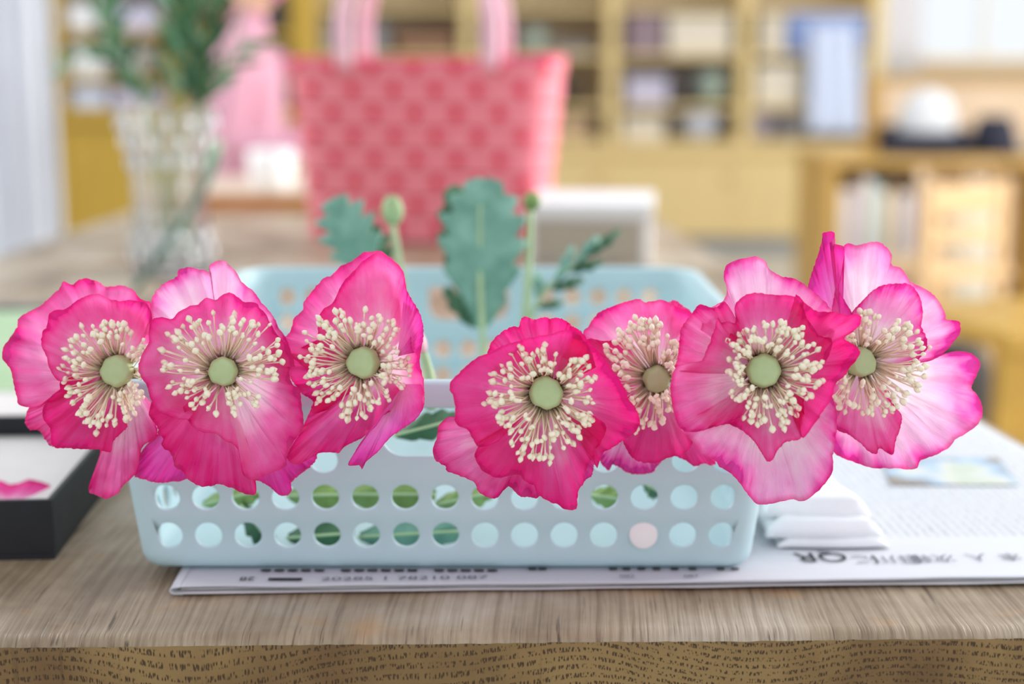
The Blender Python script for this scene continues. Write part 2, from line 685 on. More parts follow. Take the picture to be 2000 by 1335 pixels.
def table_top():
    random.seed(5)
    verts, faces, mats = [], [], []
    nx, ny = 260, 60
    th = 0.06
    ys = [0.0, 0.0006, 0.0014, 0.0026, 0.0045, 0.008] + list(np.linspace(0.012, 1.0, ny) ** 1.6)
    ys = sorted(set([round(float(y), 6) for y in ys]))
    rows = []
    fl_, fr, br, bl = [Vector((a, b)) for a, b in TAB]
    for j, v in enumerate(ys):
        row = []
        for i in range(nx + 1):
            u = i / nx
            p = fl_.lerp(fr, u).lerp(bl.lerp(br, u), v)
            d = v * 2.0
            wob = mnoise.noise(Vector((p.x * 14, 0, 0))) * 0.0007 + mnoise.noise(Vector((p.x * 260, 3, 0))) * 0.0005
            z = TZ
            if d < 0.006:                       # worn arris
                k = 1 - d / 0.006
                z -= 0.0024 * k * k * (1 + 0.25 * mnoise.noise(Vector((p.x * 60, 7, 0))))
            row.append(len(verts))
            verts.append(Vector((p.x, p.y + wob * max(0, 1 - d / 0.02), z)) - TB)
        rows.append(row)
    for j in range(len(ys) - 1):
        for i in range(nx):
            faces.append((rows[j][i], rows[j][i + 1], rows[j + 1][i + 1], rows[j + 1][i]))
            mats.append(0)
    # front face
    prev = rows[0]
    for k in range(1, 9):
        row = []
        for i in range(nx + 1):
            p = verts[rows[0][i]] + TB
            row.append(len(verts))
            rough = mnoise.noise(Vector((p.x * 240, k * 5.0, 0))) * 0.0005
            dn = (0.0, 0.0036 + 0.0005 * mnoise.noise(Vector((p.x * 120, 2, 0))), 0.010, 0.018, 0.026, 0.034, 0.042, 0.05, th)[k]
            verts.append(Vector((p.x, p.y + rough - 0.0012 * min(1, k), TZ - dn)) - TB)
        for i in range(nx):
            faces.append((prev[i], row[i], row[i + 1], prev[i + 1]))
            mats.append(0 if k == 1 else 1)
        prev = row
    # sides, back, bottom
    base = []
    for a, b in TAB:
        base.append(len(verts))
        verts.append(Vector((a, b, TZ - th)) - TB)
    top = []
    for a, b in TAB:
        top.append(len(verts))
        verts.append(Vector((a, b, TZ - 0.0005)) - TB)
    for a, b in ((1, 2), (2, 3), (3, 0)):
        faces.append((base[a], base[b], top[b], top[a]))
        mats.append(0)
    faces.append((base[3], base[2], base[1], base[0]))
    mats.append(0)
    o = obj('tabletop', verts, faces, M_WTOP, table)
    o.data.materials.append(M_WEND)
    o.data.polygons.foreach_set('material_index', mats)
    return o


table_top()
M_LEGW = mat('oak_leg', (140, 112, 74), 0.6, 0.2, 20, stretch=(6, 6, 1))
for (lx, ly) in ((-0.62, 0.68), (0.25, 0.70), (0.16, 2.46), (-0.6, 2.46)):
    box('leg', lx - 0.04 + 0.15, lx + 0.04 + 0.15, ly - 0.04 - 1.5, ly + 0.04 - 1.5, 0, TZ - 0.0605, M_LEGW, table, 0.004)

# ================================================================== BASKET
BC = Vector((-0.0325, 0.8560, TZ + 0.0052))
BHX, BHY, BH, BR = 0.1645, 0.1995, 0.0955, 0.026
B_INSET = 0.013


def plastic_mat():
    m, nt, b = new_mat('mint_plastic')
    b.inputs['Base Color'].default_value = lin((196, 222, 226))
    b.inputs['Roughness'].default_value = 0.38
    b.inputs['Subsurface Weight'].default_value = 0.0
    tc = nd(nt, 'ShaderNodeTexCoord')
    ns = nd(nt, 'ShaderNodeTexNoise')
    ns.inputs['Scale'].default_value = 18
    nt.links.new(tc.outputs['Object'], ns.inputs['Vector'])
    rp = nd(nt, 'ShaderNodeValToRGB')
    rp.color_ramp.elements[0].color = lin((204, 230, 236))
    rp.color_ramp.elements[1].color = lin((212, 236, 242))
    nt.links.new(ns.outputs['Fac'], rp.inputs['Fac'])
    tl = nd(nt, 'ShaderNodeBsdfTranslucent')
    nt.links.new(rp.outputs['Color'], b.inputs['Base Color'])
    nt.links.new(rp.outputs['Color'], tl.inputs['Color'])
    mx = nd(nt, 'ShaderNodeMixShader')
    mx.inputs[0].default_value = 0.18
    out = [n for n in nt.nodes if n.type == 'OUTPUT_MATERIAL'][0]
    nt.links.new(b.outputs[0], mx.inputs[1])
    nt.links.new(tl.outputs[0], mx.inputs[2])
    nt.links.new(mx.outputs[0], out.inputs['Surface'])
    return m


M_PLAS = plastic_mat()
basket = empty('plastic_basket', BC, 'pale mint plastic basket with round holes holding the pink flowers', 'basket')

SLX, SLY = 2 * (BHX - BR), 2 * (BHY - BR)
ARC = math.pi / 2 * BR
SEGS = [('f', SLX), ('a', ARC), ('r', SLY), ('a', ARC), ('b', SLX), ('a', ARC), ('l', SLY), ('a', ARC)]
PER = sum(s[1] for s in SEGS)


def peri(s, inset):
    """point of the rounded footprint, s runs from front-left corner to the right"""
    s = s % PER
    cx, cy = BHX - BR, BHY - BR
    r = BR - inset
    if s < SLX:
        return (-cx + s, -cy - r)
    s -= SLX
    if s < ARC:
        a = -math.pi / 2 + s / BR
        return (cx + r * math.cos(a), -cy + r * math.sin(a))
    s -= ARC
    if s < SLY:
        return (cx + r, -cy + s)
    s -= SLY
    if s < ARC:
        a = s / BR
        return (cx + r * math.cos(a), cy + r * math.sin(a))
    s -= ARC
    if s < SLX:
        return (cx - s, cy + r)
    s -= SLX
    if s < ARC:
        a = math.pi / 2 + s / BR
        return (-cx + r * math.cos(a), cy + r * math.sin(a))
    s -= ARC
    if s < SLY:
        return (-cx - r, cy - s)
    s -= SLY
    a = math.pi + s / BR
    return (-cx + r * math.cos(a), -cy + r * math.sin(a))


def binset(h):
    return B_INSET * (1 - h / BH)


def basket_wall():
    pts, edges, loops = [], [], []
    h0 = 0.0085
    svals = []
    S0 = -(ARC + SLY / 2)
    s = S0
    for typ, ln in [('l', SLY / 2), ('a', ARC)] + SEGS[:6] + [('l', SLY / 2)]:
        n = max(2, int(round(ln / (0.0045 if typ == 'a' else 0.0099))))
        for k in range(n):
            svals.append(s + ln * k / n)
        s += ln
    svals.append(S0 + PER)
    nb = len(svals)
    for sv in svals:
        pts.append(Vector((sv, h0)))
    for sv in svals:
        pts.append(Vector((sv, BH - 0.001)))
    for k in range(nb - 1):
        edges.append((k, k + 1))
        edges.append((nb + k, nb + k + 1))
    edges.append((0, nb))
    edges.append((nb - 1, 2 * nb - 1))
    for hh in (0.0285, 0.048, 0.0675, 0.088):        # keeps the corners round
        for sv in svals[1:-1]:
            pts.append(Vector((sv, hh)))

    def loop(pp):
        i0 = len(pts)
        pts.extend(Vector(p) for p in pp)
        n = len(pp)
        for k in range(n):
            edges.append((i0 + k, i0 + (k + 1) % n))
        loops.append([Vector(p) for p in pp])

    rows = (0.0187, 0.0386, 0.0580, 0.0772)
    pitch = 0.01935
    starts = {'f': 0.0, 'b': SLX + ARC + SLY + ARC, 'r': SLX + ARC}
    for side, ln, nc in (('f', SLX, 15), ('b', SLX, 15), ('r', SLY, 16), ('l', SLY, 16)):
        mid = starts[side] + ln / 2 if side != 'l' else S0
        handle = side in 'fb'
        for ri, h in enumerate(rows):
            for c in range(nc):
                dx = (c - (nc - 1) / 2) * pitch
                if handle and ri >= 2 and abs(dx) < 0.045:
                    continue
                sx = mid + dx
                if sx < S0:
                    sx += PER
                loop([(sx + 0.0066 * math.cos(2 * math.pi * k / 22), h + 0.0066 * math.sin(2 * math.pi * k / 22)) for k in range(22)])
        if handle:
            hw, a0, a1, rr = 0.0300, 0.0600, 0.0845, 0.011
            pp = []
            for (cx, cy, st) in ((hw - rr, a0 + rr, -90), (hw - 0.004, a1 - 0.004, 0), (-hw + 0.004, a1 - 0.004, 90), (-hw + rr, a0 + rr, 180)):
                r2 = rr if cy < 0.075 else 0.004
                for k in range(7):
                    an = math.radians(st + 90 * k / 6)
                    pp.append((mid + cx + r2 * math.cos(an), cy + r2 * math.sin(an)))
            loop(pp)
    # drop grid points that fall in or too near a hole
    keep = []

    def inside(p, lp, grow=0.0):
        x, y = p
        c = False
        n = len(lp)
        for i in range(n):
            x1, y1 = lp[i]
            x2, y2 = lp[(i + 1) % n]
            if (y1 > y) != (y2 > y) and x < (x2 - x1) * (y - y1) / (y2 - y1) + x1:
                c = not c
        return c

    g0, g1 = 2 * nb, 2 * nb + 4 * (nb - 2)
    bad = set()
    bbs = [(min(p.x for p in lp), max(p.x for p in lp), min(p.y for p in lp), max(p.y for p in lp)) for lp in loops]
    for i in range(g0, g1):
        p = pts[i]
        for bb in bbs:
            if bb[0] - 0.001 < p.x < bb[1] + 0.001 and bb[2] - 0.001 < p.y < bb[3] + 0.001:
                bad.add(i)
                break
    remap, np_ = {}, []
    for i, p in enumerate(pts):
        if i not in bad:
            remap[i] = len(np_)
            np_.append(p)
    edges2 = [(remap[a], remap[b]) for a, b in edges]
    vs, es, fs, *_ = geometry.delaunay_2d_cdt(np_, edges2, [], 0, 1e-6)
    faces = []
    for f in fs:
        c = Vector((sum(vs[i].x for i in f) / len(f), sum(vs[i].y for i in f) / len(f)))
        hit = False
        for lp, bb in zip(loops, bbs):
            if bb[0] < c.x < bb[1] and bb[2] < c.y < bb[3] and inside(c, lp):
                hit = True
                break
        if not hit:
            faces.append(tuple(f))
    verts = []
    for v in vs:
        x, y = peri(v.x, binset(v.y))
        verts.append(Vector((x, y, v.y)))
    # rounded foot and floor
    bottom = svals[:-1]
    rings = []
    nr = 6
    i0 = binset(h0)
    for j in range(nr + 1):
        a = math.pi / 2 * j / nr
        ins = i0 + 0.0085 * (1 - math.cos(a))
        z = h0 - h0 * math.sin(a)
        ring = []
        for sv in bottom:
            x, y = peri(sv, ins)
            ring.append(len(verts))
            verts.append(Vector((x, y, z)))
        rings.append(ring)
    m = len(bottom)
    for j in range(nr):
        for k in range(m):
            k2 = (k + 1) % m
            faces.append((rings[j][k], rings[j + 1][k], rings[j + 1][k2], rings[j][k2]))
    faces.append(tuple(rings[-1]))
    bm = bmesh.new()
    bv = [bm.verts.new(v) for v in verts]
    for f in faces:
        try:
            bm.faces.new([bv[i] for i in f])
        except ValueError:
            pass
    bmesh.ops.remove_doubles(bm, verts=bm.verts, dist=0.00012)
    bmesh.ops.recalc_face_normals(bm, faces=bm.faces)
    loose = [v for v in bm.verts if not v.link_faces]
    bmesh.ops.delete(bm, geom=loose, context='VERTS')
    o = bm_obj('basket_wall', bm, M_PLAS, basket, smooth=True)
    md = o.modifiers.new('thickness', 'SOLIDIFY')
    md.thickness = 0.0029
    md.offset = -1
    md.use_even_offset = True
    bv = o.modifiers.new('edge', 'BEVEL')
    bv.width = 0.0007
    bv.segments = 2
    bv.limit_method = 'ANGLE'
    bv.angle_limit = math.radians(50)
    return o


basket_wall()


def basket_rim():
    prof = []   # (outward, z)
    raw = [(-0.0024, BH - 0.004), (-0.0024, BH + 0.0022), (-0.0012, BH + 0.0035), (0.0040, BH + 0.0035), (0.0056, BH + 0.0022),
           (0.0066, BH - 0.0085), (0.0052, BH - 0.0088), (0.0044, BH - 0.0005), (0.0, BH - 0.0005), (0.0, BH - 0.004)]
    svals = []
    s = 0.0
    for typ, ln in SEGS:
        n = 10 if typ == 'a' else 12
        for k in range(n):
            svals.append(s + ln * k / n)
        s += ln
    verts, faces = [], []
    for sv in svals:
        for (o, z) in raw:
            x, y = peri(sv, -o)
            verts.append((x, y, z))
    n, m = len(svals), len(raw)
    for i in range(n):
        i2 = (i + 1) % n
        for k in range(m):
            k2 = (k + 1) % m
            faces.append((i * m + k, i2 * m + k, i2 * m + k2, i * m + k2))
    o = obj('rim', verts, faces, M_PLAS, basket)
    bv = o.modifiers.new('edge', 'BEVEL')
    bv.width = 0.0006
    bv.segments = 2
    bv.limit_method = 'ANGLE'
    bv.angle_limit = math.radians(40)
    return o


basket_rim()
# white round disc sitting in one hole of the lowest row
M_WHITE = mat('white_plain', (250, 250, 250), 0.5, 0.01, 50)
pv, pf = lathe_data([(0.0060, 0), (0.0064, 0.0006), (0.0066, 0.0030), (0.0070, 0.0034), (0.0070, 0.0042), (0.0062, 0.0048)], 28)
disc_o = obj('hole_disc', pv, pf, M_WHITE, basket)
px_, py_ = peri(SLX / 2 + 5 * 0.01935, binset(0.0187))
disc_o.location = (px_, py_ + 0.0032, 0.0187)
disc_o.rotation_euler = (math.radians(90 - 7.4), 0, 0)

# ================================================================== POPPIES
ANTHER_ME = []


def make_anthers():
    for k in range(5):
        random.seed(40 + k)
        prof = [(0.0003, -0.0002), (0.0006, 0.0003), (0.00125, 0.0010), (0.0016, 0.0019), (0.00145, 0.0027), (0.00095, 0.0034), (0.0003, 0.0039 + 0.0004 * (k % 2))]
        v, f = lathe_data(prof, 8, 2, 0.12 + 0.03 * k)
        v = [Vector((x * (1 + 0.1 * random.uniform(-1, 1)), y * (1 + 0.1 * random.uniform(-1, 1)), z)) for x, y, z in v]
        me = bpy.data.meshes.new('anther')
        me.from_pydata(v, [], f)
        me.polygons.foreach_set('use_smooth', [True] * len(me.polygons))
        me.materials.append(M_ANT)
        ANTHER_ME.append(me)


make_anthers()


class Poppy:
    def __init__(self, scale, off, zc, center, label):
        self.s, self.off, self.zc = scale, off, zc
        self.c = center
        self.seed = int(off[0]) + 17
        p = self.px(center)
        self.origin = P(p[0], p[1], zc)
        self.o = empty('poppy_flower', self.origin, label, 'flower', 'silk poppies hanging over the basket rim')
        self.np = 0

    def px(self, c):
        return (self.off[0] + c[0] / self.s, self.off[1] + c[1] / self.s)

    def petal(self, base, rim, zr, mat_='mid', zb=-0.010, p=1.9, ruf=1.0, nu=110, nv=34):
        nu = max(nu, 90)
        self.np += 1
        rnd = random.Random(self.seed * 31 + self.np * 7)
        pts = [Vector((*self.px(r), 0)) for r in rim]
        path = catmull(pts, nu)
        if hasattr(zr, '__len__'):
            zz = np.interp(np.linspace(0, 1, nu), np.linspace(0, 1, len(zr)), zr)
        else:
            zz = np.full(nu, zr)
        bx, by = self.px(base)
        b = Vector((bx, by, 0))
        ph = [rnd.uniform(0, 6.28) for _ in range(6)]
        fq = [rnd.uniform(2.0, 3.5), rnd.uniform(5, 8), rnd.uniform(11, 16), rnd.uniform(24, 34)]
        sd = rnd.uniform(0, 100)
        verts, uvs = [], []
        for j in range(nv + 1):
            t = 0.05 + 0.95 * (j / nv) ** 0.9
            for i in range(nu):
                u = i / (nu - 1)
                q = b.lerp(path[i], t)
                if j >= nv - 1:                 # frayed hem
                    q = q + (path[i] - b).normalized() * (1.9 * mnoise.noise(Vector((i * 0.55, sd, 0))) + 1.2 * mnoise.noise(Vector((i * 1.7, sd, 4))) + rnd.uniform(-0.5, 0.5))
                wav = (0.0016 * math.sin(fq[0] * 6.28 * u + ph[0]) + 0.0015 * math.sin(fq[1] * 6.28 * u + ph[1])
                       + 0.0009 * math.sin(fq[2] * 6.28 * u + ph[2])) * t ** 3 * ruf
                cre = 0.00013 * math.sin(fq[3] * 6.28 * u + ph[3] + 2 * t) * t * ruf
                lump = (0.0042 * mnoise.noise(Vector((q.x * 0.011, q.y * 0.011, sd))) + 0.0014 * mnoise.noise(Vector((q.x * 0.03, q.y * 0.03, sd + 9)))) * t * ruf
                rdg = 1 - abs(mnoise.noise(Vector((u * 7.0 + sd, t * 2.2, sd)))) * 2.2
                rdg2 = 1 - abs(mnoise.noise(Vector((q.x * 0.022, q.y * 0.022, sd + 40)))) * 2.2
                crm = (0.0011 * rdg * t * t + 0.0010 * rdg2 * t) * ruf
                dz = zb + (zz[i] - zb) * t ** p + wav + cre + lump + crm
                verts.append(P(q.x, q.y, self.zc - dz) - self.origin)
                uvs.append((u, t))
        faces = []
        for j in range(nv):
            for i in range(nu - 1):
                a = j * nu + i
                faces.append((a, a + 1, a + nu + 1, a + nu))
        return obj('petal', verts, faces, M_PET[mat_], self.o, uvs=uvs)

    def center_parts(self, pod, pod_r, cloud, n, podflat=0.95, tilt=(0, 0), seed=1, bias=None):
        """pod in crop px; cloud = (cx, cy, rx, ry) of the anthers"""
        rnd = random.Random(seed)
        k = self.zc / FPX
        rp = pod_r / self.s * k
        pp = self.px(pod)
        # seed pod: eight-ribbed bead with a flat stigma disc, its axis towards the viewer
        prof = [(0.25, -1.05), (0.62, -0.86), (0.9, -0.5), (1.0, -0.1), (0.99, 0.2), (0.93, 0.50), (0.84, 0.66), (0.72, 0.70), (0.4, 0.72), (0.15, 0.74)]
        v, f = lathe_data([(r * rp, z * rp * podflat) for r, z in prof], 32, 8, 0.03)
        v = [Vector(q_) * (0.95 + 0.10 * mnoise.noise(Vector(q_) * (1.1 / rp) + Vector((seed, 0, 0)))) for q_ in v]
        pod_o = obj('seed_pod', v, f, M_POD, self.o)
        loc = P(pp[0], pp[1], self.zc - 0.0035) - self.origin
        rot = (-FWD + RGT * tilt[0] + UPV * tilt[1]).to_track_quat('Z', 'Y').to_matrix().to_4x4()
        pod_o.matrix_local = Matrix.Translation(loc) @ rot
        # dark taped base behind the pod
        v, f = lathe_data([(rp * 0.4, -0.004), (rp * 0.85, -0.0025), (rp * 0.92, 0), (rp * 0.75, 0.0015), (rp * 0.4, 0.002)], 20, 9, 0.08)
        rc = obj('receptacle', v, f, M_DARK, self.o)
        rc.matrix_local = Matrix.Translation(P(pp[0], pp[1], self.zc + 0.0065) - self.origin) @ rot
        cx, cy, rx, ry = cloud
        for q in range(n):
            th = 2 * math.pi * (q + rnd.uniform(-2.2, 2.2)) / n
            th += 0.10 * math.sin(5 * th + seed) + 0.07 * math.sin(11 * th + seed * 2)
            rr = 0.40 + 0.60 * rnd.random() ** 0.62
            rr *= 1 - 0.10 * (0.5 + 0.5 * math.sin(3 * th + seed * 1.7))
            if rnd.random() < 0.12:
                rr *= 1.08
            ex, ey = cx + rx * rr * math.cos(th) * 0.97, cy + ry * rr * math.sin(th) * 0.97
            d0 = math.hypot(ex - pod[0], ey - pod[1])
            if d0 < pod_r * 1.12:
                f_ = pod_r * (1.12 + 0.4 * rnd.random()) / max(d0, 1)
                ex, ey = pod[0] + (ex - pod[0]) * f_, pod[1] + (ey - pod[1]) * f_
            if bias and not bias(ex, ey, rnd):
                continue
            an = math.atan2(ey - pod[1], ex - pod[0]) + rnd.uniform(-0.25, 0.25)
            sr = pod_r * rnd.uniform(0.75, 1.0)
            sx, sy = pod[0] + sr * math.cos(an), pod[1] + sr * math.sin(an)
            zs = -0.0055
            ze = 0.0125 - 0.0085 * (rr - 0.5) + rnd.uniform(-0.0022, 0.0022)
            a = self.px((sx, sy))
            e = self.px((ex, ey))
            mx, my = a[0] * 0.5 + e[0] * 0.5 + rnd.uniform(-5, 5), a[1] * 0.5 + e[1] * 0.5 + rnd.uniform(-5, 5) + 3
            p0 = P(a[0], a[1], self.zc - zs) - self.origin
            p1 = P(mx, my, self.zc - (zs * 0.35 + ze * 0.65 + 0.0015)) - self.origin
            p2 = P(e[0], e[1], self.zc - ze) - self.origin
            path = []
            for w in range(7):
                t = w / 6
                path.append(p0 * (1 - t) ** 2 + p1 * 2 * t * (1 - t) + p2 * t * t)
            v, f = tube_data(path, [0.00042, 0.0004, 0.00037, 0.00034, 0.00032, 0.00032, 0.00038], 5)
            st = obj('stamen', v, f, M_FIL, self.o)
            tan = (p2 - p1).normalized()
            sc = rnd.uniform(0.58, 0.98)
            mt = Matrix.Translation(p2) @ (tan + Vector((rnd.uniform(-.3, .3), rnd.uniform(-.3, .3), rnd.uniform(-.3, .3)))).to_track_quat('Z', 'Y').to_matrix().to_4x4() @ Matrix.Rotation(rnd.uniform(0, 6), 4, 'Z') @ Matrix.Scale(sc, 4)
            inst('anther', ANTHER_ME[q % 5], st, mt)

    def stem(self, pts, r=0.0016):
        """from behind the head over the rim and down into the basket"""
        pp = self.px(self.c)
        start = P(pp[0], pp[1], self.zc + 0.008)
        path = [start] + [Vector(p) for p in pts]
        tube('stem', path, [r * 1.2, r, r, r], M_STEM, self.o, n=28, sides=8, origin=self.origin)


RIMZ = TZ + 0.0052 + BH + 0.0035


def stem_path(x_rim, x_end, y_end, z_end=0.016, side=0.0):
    """points over the front rim and down to the basket floor"""
    yr = BC.y - BHY
    return [(x_rim, yr - 0.004, RIMZ + 0.0035), (x_rim + (x_end - x_rim) * 0.15, yr + 0.03, RIMZ - 0.002),
            (x_rim + (x_end - x_rim) * 0.5, yr + (y_end - yr) * 0.5, TZ + 0.055), (x_end, y_end, TZ + z_end)]


# ---- 1: left end
f1 = Poppy(2.967, (0, 530), 0.646, (690, 600), 'magenta poppy at the left end of the row, hanging over the black tray')
f1.petal((690, 600), [(900, 330), (875, 185), (845, 170), (805, 150), (770, 105), (700, 80), (660, 85), (610, 85), (560, 55), (500, 40), (450, 55), (420, 75), (365, 60), (345, 100), (300, 140), (245, 190), (190, 220), (110, 270), (100, 320), (65, 370), (20, 430), (10, 490), (30, 530), (65, 570), (75, 640), (100, 740), (110, 770), (150, 785), (210, 785), (245, 765), (300, 720), (345, 680)],
         [0.0, -0.004, -0.004, 0.0, 0.003, 0.004], 'mid', ruf=1.2, nu=130)
f1.petal((690, 600), [(200, 770), (165, 790), (145, 860), (170, 915), (225, 920), (265, 980), (310, 1015), (420, 1000)], -0.004, 'mid', p=1.5)
f1.petal((740, 620), [(560, 980), (580, 1040), (560, 1130), (525, 1210), (515, 1275), (560, 1295), (620, 1315), (690, 1280), (705, 1250), (770, 1190), (800, 1160), (810, 1080), (830, 1010), (900, 970), (915, 920), (900, 870), (900, 780)],
         [0.006, 0.004, 0.0, 0.002, 0.006], 'mid', p=1.4)
f1.petal((690, 600), [(420, 600), (352, 625), (345, 690), (300, 720), (250, 790), (255, 860), (290, 910), (295, 990), (320, 1020), (400, 1025), (480, 1030), (560, 1030), (640, 1045), (660, 980), (740, 900)],
         [0.008, 0.010, 0.011, 0.010, 0.008], 'deep', p=1.7)
f1.petal((690, 600), [(900, 420), (885, 290), (870, 220), (840, 180), (760, 165), (700, 170), (640, 160), (570, 130), (500, 140), (450, 165), (410, 195), (370, 220), (310, 225), (280, 260), (270, 320), (245, 350), (240, 430), (265, 480), (280, 540), (310, 600), (345, 635), (420, 625)],
         [0.008, 0.009, 0.010, 0.012, 0.013], 'mid', p=2.2)
f1.center_parts((682, 575), 98, (618, 590, 275, 325), 165, seed=11)
f1.stem(stem_path(-0.150, -0.115, 0.98))

# ---- 2
f2 = Poppy(2.781, (260, 500), 0.632, (490, 600), 'magenta poppy in front between the left end poppy and the hooded one')
f2.petal((430, 760), [(160, 940), (60, 1040), (30, 1100), (5, 1185), (70, 1215), (140, 1230), (220, 1225), (290, 1210), (420, 1150)], -0.016, 'violet', zb=-0.014, p=1.0, ruf=0.5)
f2.petal((600, 800), [(560, 1150), (640, 1210), (680, 1220), (740, 1250), (790, 1295), (830, 1300), (860, 1275), (860, 1230), (900, 1190), (960, 1145), (1000, 1090), (980, 1000)], -0.012, 'violet', zb=-0.012, p=1.0, ruf=0.6)
f2.petal((490, 600), [(60, 420), (90, 330), (95, 260), (110, 210), (160, 155), (235, 110), (245, 80), (290, 62), (340, 65), (395, 80), (425, 95), (412, 65), (425, 40), (480, 22), (520, 45), (560, 90), (600, 150), (660, 195), (695, 250), (760, 320), (790, 390), (830, 440), (850, 520), (840, 640)],
         [-0.006, -0.006, -0.008, -0.008, -0.004, 0.0], 'pale', p=1.5, nu=120)
f2.petal((480, 620), [(120, 760), (95, 810), (90, 870), (130, 930), (140, 970), (165, 990), (155, 1030), (210, 1080), (225, 1140), (270, 1170), (300, 1215), (365, 1248), (430, 1245), (470, 1238), (540, 1260), (610, 1290), (665, 1290), (665, 1200), (660, 1120)],
         [0.007, 0.004, 0.002, 0.002, 0.003], 'deep', p=1.4)
f2.petal((500, 600), [(270, 820), (290, 870), (300, 895), (340, 940), (400, 960), (455, 965), (490, 1000), (540, 1020), (575, 1060), (585, 1130), (600, 1190), (650, 1215), (720, 1190), (770, 1170), (830, 1140), (835, 1080), (870, 1010), (920, 940), (925, 880), (915, 800), (905, 720), (870, 700), (850, 650), (845, 560), (800, 480)],
         [0.012, 0.012, 0.010, 0.008, 0.006, 0.005], 'mid', p=1.7, nu=110)
f2.petal((490, 600), [(880, 600), (850, 500), (780, 420), (730, 330), (690, 280), (665, 250), (600, 245), (560, 215), (510, 198), (450, 235), (395, 228), (350, 260), (300, 270), (240, 310), (205, 340), (150, 330), (95, 355), (85, 420), (80, 480), (45, 540), (30, 600), (40, 650), (75, 700), (90, 760), (110, 810), (150, 850), (230, 880), (300, 890)],
         [0.006, 0.008, 0.009, 0.012, 0.016, 0.016, 0.013], 'mid', p=2.1, nu=120)
f2.center_parts((490, 625), 84, (480, 590, 345, 290), 150, seed=22, tilt=(0.05, -0.1))
f2.stem(stem_path(-0.112, -0.09, 1.0))

# ---- 3 hooded
f3 = Poppy(2.967, (540, 480), 0.640, (590, 690), 'tall hooded magenta poppy with its right petal folded around the stamens')
f3.petal((590, 690), [(180, 720), (110, 660), (50, 600), (35, 530), (60, 520), (90, 470), (100, 420), (150, 370), (160, 320), (210, 260), (265, 190), (320, 170), (370, 120), (440, 85), (500, 40), (560, 30), (600, 28), (640, 55), (690, 90), (735, 150), (760, 300), (780, 480)],
         [0.004, 0.0, -0.004, -0.004, -0.002], 'mid', p=1.6, nu=110)
f3.petal((600, 720), [(240, 540), (120, 600), (60, 640), (66, 740), (120, 820), (150, 860), (210, 900), (205, 970), (300, 950)], [0.002, 0.002, 0.003, 0.003], 'deep', p=1.6)
f3.petal((620, 730), [(230, 880), (205, 930), (160, 1030), (120, 1110), (75, 1180), (60, 1230), (110, 1265), (180, 1240), (250, 1200), (330, 1195), (360, 1200), (400, 1160), (500, 1110), (560, 1060), (600, 1000), (700, 930), (760, 880)],
         [0.006, 0.008, 0.006, 0.006, 0.006], 'deep', p=1.6)
f3.petal((600, 690), [(300, 640), (245, 560), (240, 500), (242, 420), (270, 370), (330, 320), (380, 220), (440, 150), (520, 75), (600, 40), (680, 90), (737, 160), (748, 240), (790, 320), (832, 400), (850, 490), (838, 600), (830, 680), (850, 760), (857, 870), (845, 950), (800, 1010), (740, 1040)],
         [0.008, 0.009, 0.009, 0.012, 0.017, 0.019, 0.018], 'mid', p=2.4, nu=120)
f3.petal((700, 640), [(744, 240), (790, 320), (833, 395), (852, 480), (847, 560), (810, 615), (788, 600), (780, 520)], 0.0225, 'violet', zb=0.010, p=1.2, ruf=0.5, nu=50)
f3.petal((740, 800), [(852, 800), (858, 870), (850, 940), (800, 1010), (700, 1080), (640, 1130), (590, 1190), (520, 1250), (495, 1295), (478, 1270), (415, 1268), (450, 1200), (500, 1120), (580, 1040), (600, 1000), (650, 955)],
         [0.018, 0.018, 0.015, 0.011, 0.013], 'violet', zb=0.006, p=1.2, ruf=0.6)
f3.center_parts((507, 675), 98, (450, 670, 335, 335), 185, seed=33, tilt=(-0.25, -0.05),
                bias=lambda x, y, r: x < 760 and not (x > 600 and y < 420))
f3.stem(stem_path(-0.055, -0.06, 0.99))

# ---- 4
f4 = Poppy(3.257, (830, 600), 0.618, (760, 560), 'magenta poppy hanging lowest, just right of the basket handle opening')
f4.petal((900, 860), [(960, 1190), (1015, 1105), (1060, 1070), (1076, 1000), (1090, 900)], -0.012, 'violet', zb=-0.012, p=1.0, nu=40)
f4.petal((760, 560), [(380, 380), (400, 280), (410, 250), (440, 195), (500, 150), (560, 120), (595, 125), (610, 80), (630, 60), (700, 75), (760, 60), (800, 72), (850, 65), (900, 85), (940, 120), (1000, 160), (1080, 280)],
         [-0.002, -0.006, -0.008, -0.006, 0.0], 'deep', p=1.4)
f4.petal((700, 700), [(230, 700), (190, 692), (130, 705), (85, 760), (75, 830), (50, 900), (65, 970), (130, 1010), (140, 1040), (220, 1070), (310, 1110), (340, 1170), (410, 1210), (460, 1210), (500, 1165), (540, 1140), (600, 1200), (660, 1205), (720, 1210), (740, 1120)],
         [0.0, -0.002, -0.004, -0.004, -0.004], 'mid', p=1.3)
f4.petal((800, 560), [(920, 120), (1000, 170), (1050, 230), (1110, 290), (1180, 390), (1250, 480), (1300, 590), (1340, 640), (1370, 730), (1340, 790), (1290, 830), (1240, 860), (1180, 900), (1130, 930), (1098, 1020), (1080, 980), (1080, 900), (1100, 850), (1050, 800)],
         [0.010, 0.012, 0.012, 0.010, 0.008, 0.006], 'deep', p=1.9)
f4.petal((760, 600), [(350, 850), (330, 900), (315, 950), (350, 1020), (400, 1060), (460, 1085), (540, 1070), (600, 1065), (640, 1110), (690, 1130), (720, 1190), (790, 1235), (850, 1255), (890, 1285), (960, 1285), (970, 1220), (980, 1150), (1010, 1120), (1015, 1060), (1070, 940), (1130, 840), (1150, 750), (1060, 680)],
         [0.010, 0.009, 0.007, 0.007, 0.009, 0.012], 'deep', p=1.7, nu=110)
